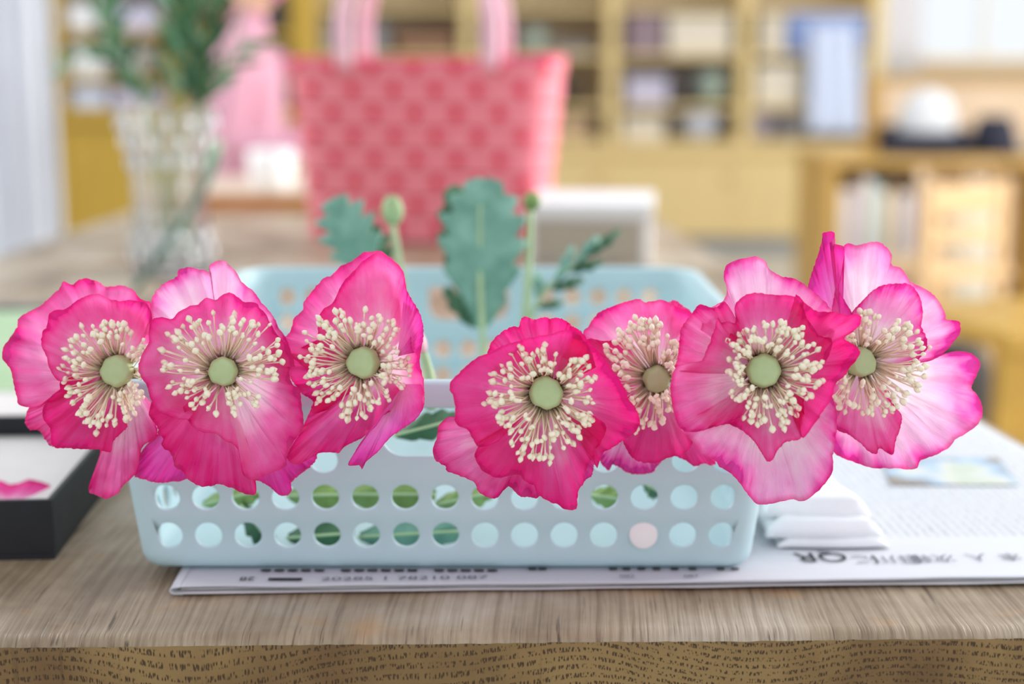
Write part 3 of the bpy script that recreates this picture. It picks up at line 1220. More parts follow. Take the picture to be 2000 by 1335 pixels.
f4.petal((760, 560), [(1090, 380), (1060, 290), (1000, 175), (920, 150), (860, 150), (780, 170), (640, 200), (500, 240), (400, 290), (340, 315), (290, 350), (220, 410), (165, 470), (155, 520), (180, 570), (190, 640), (190, 720), (210, 750), (270, 780), (300, 830), (340, 885), (400, 880), (470, 850)],
         [0.014, 0.015, 0.016, 0.016, 0.015, 0.014], 'deep', p=2.2, nu=110)
f4.center_parts((770, 540), 112, (750, 590, 365, 375), 190, seed=44)
f4.stem(stem_path(0.018, -0.03, 0.98))

# ---- 5
f5 = Poppy(3.608, (1130, 570), 0.651, (560, 620), 'small magenta poppy set back, half hidden between two larger ones')
f5.petal((400, 850), [(150, 1090), (140, 1150), (165, 1215), (215, 1258), (230, 1215), (280, 1230), (340, 1270), (430, 1285), (520, 1270), (560, 1220), (620, 1150)], -0.012, 'pale', zb=-0.010, p=1.0, ruf=0.6)
f5.petal((640, 820), [(640, 1120), (690, 1160), (750, 1185), (820, 1228), (880, 1210), (950, 1222), (965, 1190), (930, 1100), (900, 960)], -0.008, 'deep', zb=-0.008, p=1.0, ruf=0.6)
f5.petal((560, 500), [(600, 90), (635, 72), (680, 58), (740, 100), (800, 150), (800, 260)], -0.008, 'mid', p=1.2, nu=50)
f5.petal((560, 620), [(160, 560), (100, 420), (30, 290), (70, 240), (125, 160), (200, 115), (310, 75), (425, 48), (460, 70), (520, 65), (580, 55), (640, 75), (700, 110), (790, 140), (840, 250), (860, 400), (840, 560)],
         [0.002, 0.0, 0.002, 0.006, 0.008], 'mid', p=1.9, nu=100)
f5.petal((560, 640), [(300, 330), (180, 345), (70, 330), (60, 420), (140, 560), (240, 700), (330, 860), (330, 960)], 0.003, 'deep', p=1.8)
f5.petal((560, 650), [(280, 820), (300, 930), (310, 1040), (340, 1110), (370, 1160), (430, 1195), (490, 1205), (560, 1200), (640, 1165), (740, 1140), (800, 1070), (830, 960), (820, 800)],
         [0.004, 0.006, 0.007, 0.007, 0.006], 'deep', p=1.8)
f5.center_parts((548, 612), 100, (470, 570, 285, 420), 175, seed=55, podflat=1.1, tilt=(0.1, -0.25))
f5.stem(stem_path(0.088, 0.0, 0.99))

# ---- 6
f6 = Poppy(2.568, (1290, 480), 0.615, (520, 640), 'pink poppy in front of the basket corner, with a pale fan-shaped lowest petal')
f6.petal((520, 640), [(200, 420), (230, 330), (300, 285), (330, 250), (330, 200), (318, 160), (330, 95), (390, 68), (440, 60), (490, 50), (530, 80), (545, 115), (600, 150), (670, 165), (740, 205), (790, 250), (860, 320), (890, 420), (860, 520)],
         [0.0, -0.004, -0.006, -0.004, 0.0], 'pale', p=1.5, nu=100)
f6.petal((540, 700), [(90, 880), (105, 925), (180, 1000), (205, 1040), (270, 1075), (300, 1110), (360, 1145), (400, 1190), (440, 1250), (490, 1295), (560, 1290), (660, 1270), (720, 1280), (800, 1220), (860, 1140), (865, 1050), (880, 960), (885, 880), (865, 770), (820, 680)],
         [0.0, -0.004, -0.004, -0.002, 0.002], 'pale', p=1.3, nu=110)
f6.petal((520, 640), [(360, 330), (320, 280), (270, 310), (195, 295), (150, 350), (105, 410), (95, 470), (85, 560), (80, 620), (200, 640)],
         [0.002, 0.006, 0.010, 0.010], 'mid', p=1.8)
f6.petal((560, 630), [(680, 240), (740, 300), (800, 330), (880, 330), (930, 345), (1000, 345), (1003, 390), (960, 435), (925, 465), (990, 510), (1000, 545), (960, 600), (925, 650), (880, 690), (860, 760), (820, 820), (780, 880), (715, 965), (700, 900), (680, 820)],
         [0.004, 0.008, 0.012, 0.014, 0.012, 0.009], 'deep', p=1.9, nu=110, ruf=1.3)
f6.petal((530, 640), [(330, 480), (375, 380), (372, 300), (420, 250), (490, 235), (560, 245), (650, 250), (710, 270), (725, 340), (760, 400), (800, 450), (860, 470), (840, 560), (780, 640)],
         [0.008, 0.006, 0.006, 0.008, 0.011, 0.012], 'mid', p=2.1)
f6.petal((530, 650), [(160, 860), (200, 915), (320, 893), (380, 910), (440, 950), (490, 1010), (530, 1075), (565, 1070), (590, 1020), (640, 980), (700, 965), (725, 900), (720, 840), (720, 760)],
         [0.010, 0.009, 0.009, 0.009, 0.009], 'mid', p=1.8)
f6.petal((500, 640), [(420, 440), (388, 395), (340, 380), (300, 385), (285, 355), (270, 420), (230, 520), (205, 575), (140, 585), (75, 610), (50, 690), (55, 780), (70, 850), (95, 910), (130, 932), (200, 930), (260, 910), (320, 895), (400, 860)],
         [0.010, 0.012, 0.015, 0.016, 0.015, 0.012], 'mid', p=2.0, nu=110)
f6.center_parts((515, 625), 90, (562, 635, 255, 275), 180, seed=66, tilt=(-0.12, 0))
f6.stem(stem_path(0.105, 0.03, 1.0))

# ---- 7 right end
f7 = Poppy(2.724, (1560, 440), 0.641, (330, 740), 'palest pink poppy at the right end of the row, opened out flat')
f7.petal((340, 780), [(520, 760), (640, 720), (740, 700), (800, 675), (860, 668), (935, 690), (965, 750), (920, 860), (950, 900), (980, 980), (960, 1050), (900, 1100), (840, 1135), (800, 1180), (740, 1215), (650, 1250), (630, 1290), (580, 1298), (500, 1290), (400, 1290), (300, 1260), (190, 1210), (150, 1100), (140, 960)],
         [0.004, 0.002, 0.0, -0.002, -0.006, -0.006], 'pale', p=1.3, nu=130)
f7.petal((340, 720), [(170, 480), (195, 330), (230, 180), (240, 110), (265, 95), (310, 105), (350, 95), (415, 85), (460, 110), (495, 155), (495, 210), (550, 230), (590, 295), (620, 310), (690, 350), (740, 390), (780, 470), (785, 500), (850, 510), (860, 570), (830, 610), (770, 680), (700, 720), (580, 740)],
         [0.0, -0.003, -0.006, -0.004, 0.0, 0.002], 'pale', p=1.4, nu=130)
f7.petal((330, 730), [(260, 520), (290, 450), (340, 400), (400, 340), (480, 310), (550, 308), (600, 320), (640, 370), (660, 450), (655, 540), (680, 600), (685, 650), (650, 700), (580, 760)],
         [0.004, 0.005, 0.006, 0.007, 0.007], 'pale', p=2.0)
f7.petal((230, 640), [(40, 420), (48, 330), (80, 220), (110, 130), (125, 70), (130, 38), (190, 35), (180, 80), (165, 98), (240, 112), (235, 200), (220, 280), (210, 340), (245, 400), (285, 470), (290, 540)],
         [0.010, 0.010, 0.010, 0.009, 0.007], 'violet', zb=-0.004, p=1.5)
f7.petal((330, 780), [(130, 860), (160, 960), (200, 1080), (260, 1110), (330, 1160), (370, 1200), (415, 1215), (430, 1185), (500, 1220), (515, 1150), (540, 1080), (548, 1010), (510, 960), (480, 880)],
         [0.008, 0.009, 0.009, 0.008], 'mid', p=1.7)
f7.center_parts((325, 725), 84, (400, 735, 290, 290), 175, seed=77, tilt=(0.3, 0))
f7.stem(stem_path(0.122, 0.05, 0.97))

# ================================================================== GREENERY IN THE BASKET
M_LEAF = mat('leaf_bluegreen', (132, 178, 160), 0.6, 0.2, 60, bump=0.2, rgb2=(92, 142, 122))
M_LEAFD = mat('leaf_dark', (62, 104, 72), 0.6, 0.25, 60, bump=0.2)
M_LEAFO = mat('leaf_olive', (128, 156, 86), 0.6, 0.2, 60, bump=0.2)
M_BUD = mat('bud_green', (164, 190, 138), 0.6, 0.15, 90, bump=0.2)


def leaf(name, base, tip, hw, lobes, zc, parent=None, material=None, bend=0.01, cup=0.006, depth=0.45, ztip=0.0, origin=Vector((0, 0, 0)), seed=0):
    """serrated blade between two picture points at distance zc; ztip moves the tip nearer"""
    rnd = random.Random(seed + int(base[0]))
    b, t = Vector(base), Vector(tip)
    ax = t - b
    L = ax.length
    ax.normalize()
    side = Vector((-ax.y, ax.x))
    n = lobes * 8
    verts, faces = [], []
    nc = 6
    for i in range(n + 1):
        u = i / n
        env = math.sin(math.pi * min(1, u * 0.92 + 0.06)) ** 0.75
        ph = (u * lobes) % 1.0
        saw = 1 - depth * (abs(ph - 0.55) / 0.55) ** 1.0
        w = hw * env * saw
        sweep = 0.10 * L * (1 - ph) * 0
        for k in range(-nc, nc + 1):
            q = k / nc
            c = b + ax * (L * u + abs(q) * w * 0.55) + side * (q * w)
            dz = bend * math.sin(math.pi * u) + ztip * u - cup * (abs(q) ** 1.3) * env + 0.0015 * math.sin(9 * u * lobes / 3 + 3 * q)
            verts.append(P(c.x, c.y, zc - dz) - origin)
    m = 2 * nc + 1
    for i in range(n):
        for k in range(m - 1):
            a = i * m + k
            faces.append((a, a + 1, a + m + 1, a + m))
    o = obj(name, verts, faces, material or M_LEAF, parent)
    sd = o.modifiers.new('thickness', 'SOLIDIFY')
    sd.thickness = 0.0006
    return o


def sprig(name, label, cat, foot, zfoot, group=None):
    o = Vector(P(foot[0], foot[1], zfoot))
    return empty(name, o, label, cat, group), o


# big serrated leaf standing in the basket
e, o = sprig('poppy_leaf', 'large serrated blue-green leaf standing upright in front of the tote bag', 'leaf', (945, 800), 0.92, 'leaves in the basket')
leaf('leaf_blade', (938, 645), (945, 350), 92, 6, 0.94, e, M_LEAF, origin=o, ztip=-0.01, depth=0.30)
leaf('leaf_blade', (930, 600), (885, 362), 52, 5, 0.952, e, M_LEAFD, origin=o, depth=0.35)
tube('leaf_stalk', [P(938, 400, 0.941), P(938, 560, 0.934), P(944, 690, 0.93), P(946, 800, 0.92)], [0.0008, 0.0016, 0.0022, 0.0024], M_STEMP, e, origin=o)
leaf('side_leaflet', (950, 560), (1005, 430), 34, 4, 0.95, e, M_LEAF, origin=o)
leaf('side_leaflet', (925, 640), (868, 560), 20, 3, 0.945, e, M_LEAFD, origin=o)
# left darker leaf
e, o = sprig('poppy_leaf', 'darker serrated leaf leaning left behind the hooded poppy', 'leaf', (730, 760), 0.93, 'leaves in the basket')
leaf('leaf_blade', (735, 560), (650, 388), 66, 5, 0.955, e, M_LEAF, origin=o)
leaf('side_leaflet', (745, 560), (725, 440), 40, 4, 0.965, e, M_LEAFD, origin=o)
tube('leaf_stalk', [P(690, 470, 0.956), P(735, 560, 0.952), P(740, 680, 0.945), P(730, 760, 0.93)], [0.0007, 0.0014, 0.002, 0.0022], M_STEMP, e, origin=o)
# right small sprig
e, o = sprig('leaf_sprig', 'small bluish leaf sprig pointing right above the basket', 'leaf', (1000, 760), 0.92, 'leaves in the basket')
tube('leaf_stalk', [P(1195, 462, 0.95), P(1120, 520, 0.95), P(1050, 590, 0.945), P(1000, 760, 0.92)], [0.0005, 0.0012, 0.002, 0.0022], M_STEMP, e, origin=o)
for k, (b_, t_, w_) in enumerate((((1150, 500), (1212, 448), 13), ((1120, 520), (1170, 460), 14), ((1110, 530), (1180, 510), 13), ((1085, 555), (1120, 478), 13), ((1075, 565), (1140, 545), 14), ((1055, 590), (1050, 530), 15), ((1050, 600), (1100, 590), 12))):
    leaf('leaflet', b_, t_, w_, 3, 0.945 + 0.004 * (k % 3), e, M_LEAF if k % 2 else M_LEAFD, origin=o)


def bud(label, tip, neck, foot, zc, r_px, material, cap=None, foot_z=None, pod=True):
    o = P(foot[0], foot[1], foot_z or zc)
    e = empty('poppy_bud', o, label, 'flower bud', 'buds in the basket')
    k = zc / FPX
    ax = (P(tip[0], tip[1], zc) - P(neck[0], neck[1], zc))
    L = ax.length
    r = r_px * k
    prof = [(0.25 * r, -0.02 * L), (0.7 * r, 0.12 * L), (1.0 * r, 0.38 * L), (0.98 * r, 0.6 * L), (0.8 * r, 0.8 * L), (0.62 * r, 0.93 * L), (0.2 * r, 1.0 * L)]
    v, f = lathe_data(prof, 20, 6, 0.05)
    h = obj('bud_head', v, f, material, e)
    h.matrix_local = Matrix.Translation(P(neck[0], neck[1], zc) - o) @ ax.to_track_quat('Z', 'Y').to_matrix().to_4x4()
    if cap:
        v, f = lathe_data([(0.2 * r, 0.9 * L), (0.75 * r, 0.92 * L), (0.8 * r, 1.02 * L), (0.5 * r, 1.1 * L), (0.1 * r, 1.12 * L)], 16, 8, 0.08)
        c = obj('bud_cap', v, f, cap, e)
        c.matrix_local = h.matrix_local
    mid = ((neck[0] + foot[0]) / 2 + 6, (neck[1] + foot[1]) / 2)
    tube('stem', [P(neck[0], neck[1], zc), P(*mid, (zc + (foot_z or zc)) / 2), P(foot[0], foot[1], foot_z or zc)], [0.0022, 0.0028, 0.0028], M_STEMP, e, origin=o)
    return e


bud('green bud with a pale tip standing between leaf and hooded poppy', (765, 382), (768, 440), (800, 740), 0.95, 21, M_BUD, M_STEMP, 0.92)
bud('slim green bud on a long straight stem right of the large leaf', (1042, 375), (1036, 412), (1010, 760), 0.955, 17, M_LEAFO, M_LEAFD, 0.925)
M_PBUD = mat('bud_pink', (244, 186, 196), 0.6, 0.1, 90)
bud('pale pink bud peeking out beside the hooded poppy', (806, 640), (828, 690), (842, 800), 0.74, 14, M_PBUD, None, 0.735)

# leaves lying in the basket seen through the holes
for k, (b_, t_, w_, zc, mm, lab) in enumerate((
        ((395, 985), (520, 955), 26, 0.740, M_LEAFO, 'olive leaf behind the left end of the upper row of holes'),
        ((470, 985), (530, 1062), 30, 0.732, M_LEAFD, 'dark leaf lying in the basket, seen through the third column of holes'),
        ((560, 968), (680, 965), 40, 0.742, M_LEAFO, 'olive leaf lying in the basket behind the upper row of holes'),
        ((560, 1050), (690, 1040), 36, 0.728, M_LEAFD, 'dark leaf low in the basket behind the lowest row of holes'),
        ((670, 965), (850, 965), 44, 0.745, M_LEAFO, 'broad olive leaf behind the middle of the upper holes'),
        ((700, 1048), (905, 1036), 40, 0.729, M_LEAF, 'blue-green leaf behind the middle of the lowest holes'),
        ((850, 985), (965, 960), 26, 0.740, M_LEAFO, 'narrow olive leaf under the basket handle opening'),
        ((770, 850), (905, 815), 30, 0.725, M_LEAFD, 'dark leaf filling the basket handle opening'),
        ((1150, 965), (1215, 975), 26, 0.738, M_LEAFO, 'small olive leaf behind the right upper holes'),
        ((1255, 940), (1290, 962), 22, 0.738, M_LEAFD, 'small dark leaf tip behind the right end of the upper holes'))):
    o = P(b_[0], b_[1], zc)
    e = empty('loose_leaf', o, lab, 'leaf', 'leaves lying in the basket')
    leaf('leaf_blade', b_, t_, w_, 4, zc, e, mm, origin=o, depth=0.25, seed=k)
    mid = ((b_[0] + t_[0]) / 2, (b_[1] + t_[1]) / 2)
    tube('midrib', [P(b_[0], b_[1], zc - 0.004), P(mid[0], mid[1], zc - 0.0125), P(t_[0], t_[1], zc - 0.003)], 0.0008, M_STEMP, e, origin=o, n=10, sides=6)

# ================================================================== NEWSPAPER


def paper_mat():
    m, nt, b = new_mat('newsprint')
    L = nt.links.new
    tc = nd(nt, 'ShaderNodeTexCoord')
    sep = nd(nt, 'ShaderNodeSeparateXYZ')
    L(tc.outputs['Object'], sep.inputs['Vector'])
    # body text: rows of specks in columns
    mp = nd(nt, 'ShaderNodeMapping')
    mp.inputs['Scale'].default_value = (330, 520, 1)
    L(tc.outputs['Object'], mp.inputs['Vector'])
    wn = nd(nt, 'ShaderNodeTexNoise')
    wn.inputs['Scale'].default_value = 1.6
    wn.inputs['Detail'].default_value = 1
    L(mp.outputs['Vector'], wn.inputs['Vector'])
    th = nd(nt, 'ShaderNodeMapRange')
    L(wn.outputs['Fac'], th.inputs[0])
    th.inputs[1].default_value = 0.5
    th.inputs[2].default_value = 0.56
    lw = nd(nt, 'ShaderNodeMath', operation='MULTIPLY')
    L(sep.outputs['X'], lw.inputs[0])
    lw.inputs[1].default_value = 2 * math.pi / 0.0052
    sn = nd(nt, 'ShaderNodeMath', operation='SINE')
    L(lw.outputs[0], sn.inputs[0])
    lt = nd(nt, 'ShaderNodeMapRange')
    L(sn.outputs[0], lt.inputs[0])
    lt.inputs[1].default_value = -0.2
    lt.inputs[2].default_value = 0.3
    yw = nd(nt, 'ShaderNodeMapRange')          # printed block starts behind the margin
    L(sep.outputs['Y'], yw.inputs[0])
    yw.inputs[1].default_value = 0.062
    yw.inputs[2].default_value = 0.066
    m1 = nd(nt, 'ShaderNodeMath', operation='MULTIPLY')
    L(th.outputs[0], m1.inputs[0])
    L(lt.outputs[0], m1.inputs[1])
    m2 = nd(nt, 'ShaderNodeMath', operation='MULTIPLY')
    L(m1.outputs[0], m2.inputs[0])
    L(yw.outputs[0], m2.inputs[1])
    m3 = nd(nt, 'ShaderNodeMath', operation='MULTIPLY')
    L(m2.outputs[0], m3.inputs[0])
    m3.inputs[1].default_value = 0.6
    mx = nd(nt, 'ShaderNodeMix', data_type='RGBA')
    L(m3.outputs[0], mx.inputs[0])
    mx.inputs[6].default_value = lin((214, 216, 222))
    mx.inputs[7].default_value = lin((60, 62, 70))
    L(mx.outputs[2], b.inputs['Base Color'])
    b.inputs['Roughness'].default_value = 0.75
    return m


M_NEWS = paper_mat()
M_NEWSG = mat('newsprint_plain', (206, 204, 206), 0.8, 0.05, 60)
M_INK = mat('ink', (34, 34, 40), 0.7, 0.05, 50)
M_INKG = mat('ink_grey', (120, 120, 130), 0.7, 0.05, 50)
NA = on_z(340, 1152, TZ + 0.003)
NB = on_z(2000, 1132, TZ + 0.003)
ang = math.atan2(NB.y - NA.y, NB.x - NA.x)
news = empty('newspaper', (NA.x, NA.y, TZ), 'folded newspaper under the basket, spread to the right table edge', 'newspaper', None, ang)
NR_EDGE = 0.5215


def sheet(name, x0, x1, y0, y1, z, mat_, seed, wav=0.0012, ragged=0.0015, lift=0.0):
    nx, ny = 110, 40
    verts, faces = [], []
    for j in range(ny + 1):
        for i in range(nx + 1):
            x = x0 + (x1 - x0) * i / nx
            y = y0 + (y1 - y0) * (j / ny) ** 1.3
            if j == 0:
                y += ragged * mnoise.noise(Vector((x * 22, seed, 0)))
            zz = z
            ed = math.exp(-((y - y0) / 0.012) ** 2)
            zz += wav * ed * (0.8 * mnoise.noise(Vector((x * 16, seed * 3, 0))) + 0.2)
            # slack beyond the right table edge
            over = x - (NR_EDGE - 0.075 * y)
            if over > 0:
                zz -= min(0.9 * over, 30 * over ** 2)
            verts.append((x, y, max(zz, -0.2)))
    for j in range(ny):
        for i in range(nx):
            a = j * (nx + 1) + i
            faces.append((a, a + 1, a + nx + 2, a + nx + 1))
    o = obj(name, verts, faces, mat_, news)
    sd = o.modifiers.new('thickness', 'SOLIDIFY')
    sd.thickness = 0.00035
    return o


sheet('paper_sheet', 0.004, 0.575, 0.0025, 0.40, 0.0008, M_NEWSG, 1.0, 0.0004)
sheet('paper_sheet', 0.001, 0.575, -0.001, 0.40, 0.0018, M_NEWSG, 2.2, 0.0007)
sheet('paper_sheet', 0.003, 0.575, 0.0015, 0.40, 0.0028, M_NEWSG, 3.7, 0.0007)
sheet('paper_sheet', 0.000, 0.575, 0.000, 0.40, 0.0042, M_NEWS, 5.1, 0.0009)
# rounded fold on the left that joins the sheets
fp = [Vector((0.003, 0.0, 0.0042)), Vector((-0.0012, 0.0, 0.0036)), Vector((-0.002, 0.0, 0.0024)), Vector((-0.0006, 0, 0.0012)), Vector((0.004, 0.0, 0.0008))]
fpath = catmull(fp, 10)
verts, faces = [], []
for j in range(21):
    for p in fpath:
        verts.append(Vector((p.x, p.y + 0.4 * j / 20, p.z)))
for j in range(20):
    for k in range(9):
        a = j * 10 + k
        faces.append((a, a + 1, a + 11, a + 10))
fo = obj('paper_fold', verts, faces, M_NEWS, news)
fo.modifiers.new('thickness', 'SOLIDIFY').thickness = 0.0004

NINV = (Matrix.Translation((NA.x, NA.y, TZ)) @ Matrix.Rotation(ang, 4, 'Z')).inverted()


def print_text(s, px, py, size, mat_=None, flip=True, sx=1.0):
    """printed words lying upside down on the top sheet"""
    cu = bpy.data.curves.new('printed_text', 'FONT')
    cu.body = s
    cu.size = size
    cu.align_x = 'CENTER'
    cu.align_y = 'CENTER'
    t = bpy.data.objects.new('tmp_text', cu)
    COL.objects.link(t)
    dg = bpy.context.evaluated_depsgraph_get()
    me = bpy.data.meshes.new_from_object(t.evaluated_get(dg))
    bpy.data.objects.remove(t)
    me.name = 'printed_text'
    if len(me.materials):
        me.materials.clear()
    me.materials.append(mat_ or M_INK)
    o = inst('printed_text', me, news)
    w = NINV @ on_z(px, py, TZ + 0.0050)
    o.location = (w.x, w.y, 0.00505)
    o.rotation_euler = (0, 0, math.pi if flip else 0)
    o.scale = (sx, 1, 1)
    return o


def print_bar(px0, px1, py, h, mat_=None):
    a = NINV @ on_z(px0, py, TZ + 0.005)
    b = NINV @ on_z(px1, py, TZ + 0.005)
    return obj('printed_bar', [(a.x, a.y - h, 0.00505), (b.x, b.y - h, 0.00505), (b.x, b.y + h, 0.00505), (a.x, a.y + h, 0.00505)], [(0, 1, 2, 3)], mat_ or M_INK, news, smooth=False)


print_text('QR', 1603, 1086, 0.019)
print_text('に', 1690, 1090, 0.015, M_INKG)
print_text('日川', 1752, 1090, 0.013, M_INKG)
print_text('次報', 1820, 1088, 0.012, M_INKG)
print_text('人', 1908, 1086, 0.012, M_INKG)
print_text('本', 1972, 1085, 0.012, M_INKG)
print_text('28', 483, 1129, 0.0075)
print_bar(524, 590, 1130, 0.0016)
print_text('20285 1 78210 087', 790, 1128, 0.0065, M_INKG, flip=False, sx=1.6)
print_text('082', 1225, 1124, 0.005, M_INKG, flip=False)
print_text('087', 1350, 1124, 0.005, M_INKG, flip=False)
for k, x in enumerate(range(510, 960, 26)):
    if k % 7 != 5:
        print_bar(x, x + 19, 1113, 0.0014, M_INK)
for x in (1032, 1052, 1190, 1216, 1245, 1275, 1310, 1345, 1400, 1428):
    print_bar(x, x + 15, 1110, 0.0014, M_INK)
# colour photograph printed on the page at the right


def picture_mat():
    m, nt, b = new_mat('printed_photo')
    tc = nd(nt, 'ShaderNodeTexCoord')
    ns = nd(nt, 'ShaderNodeTexNoise')
    ns.inputs['Scale'].default_value = 26
    ns.inputs['Detail'].default_value = 2
    nt.links.new(tc.outputs['Object'], ns.inputs['Vector'])
    rp = nd(nt, 'ShaderNodeValToRGB')
    e = rp.color_ramp.elements
    e[0].position, e[0].color = 0.34, lin((150, 140, 130))
    e[1].position, e[1].color = 0.66, lin((196, 206, 190))
    a = e.new(0.46)
    a.color = lin((170, 196, 220))
    a = e.new(0.56)
    a.color = lin((214, 214, 206))
    nt.links.new(ns.outputs['Fac'], rp.inputs['Fac'])
    nt.links.new(rp.outputs['Color'], b.inputs['Base Color'])
    b.inputs['Roughness'].default_value = 0.7
    return m


M_PIC = picture_mat()
q = [NINV @ on_z(x, y, TZ + 0.005) for x, y in ((1740, 946), (1990, 946), (1950, 893), (1720, 893))]
obj('printed_picture', [(p.x, p.y, 0.00503) for p in q], [(0, 1, 2, 3)], M_PIC, news, smooth=False)

# ================================================================== WHITE CLOTH
M_CLOTH = mat('white_cloth', (248, 250, 252), 0.9, 0.02, 80, bump=0.1)
ca = on_z(1497, 1068, TZ + 0.006)
cloth = empty('folded_cloth', (ca.x, ca.y, TZ + 0.0046), 'white folded cloth lying on the newspaper beside the basket', 'cloth')


def cloth_layer(z0, z1, xa, xb, yfront, yback, seed, round_=0.006):
    """one fold: soft slab with a rounded front edge"""
    n, m = 34, 22
    verts, faces = [], []
    for j in range(m + 1):
        v = j / m
        for i in range(n + 1):
            u = i / n
            y = yfront + (yback - yfront) * v ** 1.4
            xl = xa + 0.004 * mnoise.noise(Vector((v * 3, seed, 0)))
            xr = xb - 0.010 * v + 0.003 * mnoise.noise(Vector((v * 4, seed + 5, 0)))
            x = xl + (xr - xl) * u
            d = min(v * (yback - yfront), u * (xr - xl), (1 - u) * (xr - xl))
            k = min(1.0, max(0.0, d / 0.012))
            z = z0 + (z1 - z0) * (1 - (1 - k) ** 2.2)
            z += 0.0012 * mnoise.noise(Vector((x * 50, y * 40, seed))) * k
            y += 0.004 * mnoise.noise(Vector((x * 22, seed * 2, 0))) + 0.010 * (u - 0.5) ** 2
            verts.append((x, y, z))
    for j in range(m):
        for i in range(n):
            a = j * (n + 1) + i
            faces.append((a, a + 1, a + n + 2, a + n + 1))
    o = obj('cloth_fold', verts, faces, M_CLOTH, cloth)
    s = o.modifiers.new('thickness', 'SOLIDIFY')
    s.thickness = 0.0012
    return o


cloth_layer(0.0012, 0.0065, 0.004, 0.066, -0.001, 0.16, 1.3)
cloth_layer(0.0055, 0.0150, 0.002, 0.062, 0.003, 0.16, 4.3)
cloth_layer(0.0140, 0.0250, 0.000, 0.056, 0.009, 0.16, 7.7)

# ================================================================== BLACK TRAY
M_BLACK = mat('black_card', (26, 28, 34), 0.65, 0.2, 60)
M_PAPERW = mat('tissue_white', (214, 208, 206), 0.8, 0.04, 30)
c0 = on_z(108, 1092, TZ)
tray = empty('black_tray', (c0.x, c0.y, TZ), 'black open card box with white lining at the left table corner', 'box', None, math.radians(4))
TW, TD, TH, TT = 0.24, 0.19, 0.032, 0.003
box('box_floor', -TW, 0, 0, TD, 0, 0.003, M_BLACK, tray, 0.0006)
box('box_wall', -TW, 0, 0, TT, 0.003, TH, M_BLACK, tray, 0.0006)
box('box_wall', -TW, 0, TD - TT, TD, 0.003, TH, M_BLACK, tray, 0.0006)
box('box_wall', -TT, 0, TT, TD - TT, 0.003, TH, M_BLACK, tray, 0.0006)
box('box_wall', -TW, -TW + TT, TT, TD - TT, 0.003, TH, M_BLACK, tray, 0.0006)


def lumpy(name, x0, x1, y0, y1, z, amp, mat_, parent, seed, loc=None, fr=40):
    verts, faces = [], []
    n = 22
    for j in range(n + 1):
        for i in range(n + 1):
            x, y = x0 + (x1 - x0) * i / n, y0 + (y1 - y0) * j / n
            verts.append((x, y, z + amp * mnoise.noise(Vector((x * fr, y * fr, seed)))))
    for j in range(n):
        for i in range(n):
            a = j * (n + 1) + i
            faces.append((a, a + 1, a + n + 2, a + n + 1))
    o = obj(name, verts, faces, mat_, parent, loc=loc)
    o.modifiers.new('thickness', 'SOLIDIFY').thickness = 0.0005
    return o


tis = lumpy('tissue_paper', -TW + 0.005, -0.005, 0.005, TD - 0.005, 0.018, 0.004, M_PAPERW, None, 3.3, fr=18)
tis.matrix_world = Matrix.Translation((c0.x, c0.y, TZ)) @ Matrix.Rotation(math.radians(4), 4, 'Z')
tag(tis, 'crumpled white tissue paper lining the black box', 'paper')
for k, (x, y, sc_, rz) in enumerate(((-0.030, 0.020, 1.0, 0.3), (-0.075, 0.060, 0.9, 1.4))):
    pv, pf, pu = [], [], []
    for j in range(10):
        t = 0.05 + 0.95 * j / 9
        for i in range(15):
            a = (i / 14 - 0.5) * 2.1
            r = 0.03 * sc_ * t * (1 + 0.06 * math.sin(i * 2.1))
            pv.append((r * math.sin(a), r * math.cos(a), 0.004 * t * t + 0.0015 * math.sin(i * 1.3) * t))
            pu.append((i / 14, t))
    for j in range(9):
        for i in range(14):
            a = j * 15 + i
            pf.append((a, a + 1, a + 16, a + 15))
    lp = obj('loose_petal', pv, pf, M_PET['deep'], None, uvs=pu)
    lp.matrix_world = tis.matrix_world @ Matrix.Translation((x, y, 0.024)) @ Matrix.Rotation(rz, 4, 'Z')
    tag(lp, ('loose magenta petal on the tissue near the front wall of the black box' if k == 0 else 'loose magenta petal further back on the tissue in the black box'), 'petal', 'loose petals in the box')

# green cutting mat and papers behind the tray
M_MAT = mat('cutting_mat_green', (150, 184, 140), 0.6, 0.12, 30, rgb2=(176, 196, 160))
ma = on_z(0, 770, TZ)
mb = on_z(0, 612, TZ)
cm = box('cutting_mat', -0.30, 0.0, 0, mb.y - ma.y, 0, 0.003, M_MAT, None, 0.0008, loc=(ma.x + 0.055, ma.y, TZ))
tag(cm, 'pale green cutting mat on the table behind the black box', 'cutting mat')
M_BLK2 = mat('dark_rule', (60, 64, 72), 0.5, 0.1, 40)
rl = box('ruler', -0.30, 0.0, 0, 0.03, 0, 0.004, M_BLK2, None, 0.0008, loc=(ma.x + 0.07, mb.y + 0.004, TZ))
tag(rl, 'dark flat ruler lying along the far edge of the cutting mat', 'ruler')
pa = on_z(0, 838, TZ)
pc = box('paper_pad', -0.26, 0.0, 0, ma.y - pa.y - 0.012, 0, 0.004, M_PAPERW, None, 0.001, loc=(pa.x + 0.05, pa.y + 0.004, TZ))
tag(pc, 'white paper pad between the black box and the cutting mat', 'paper')

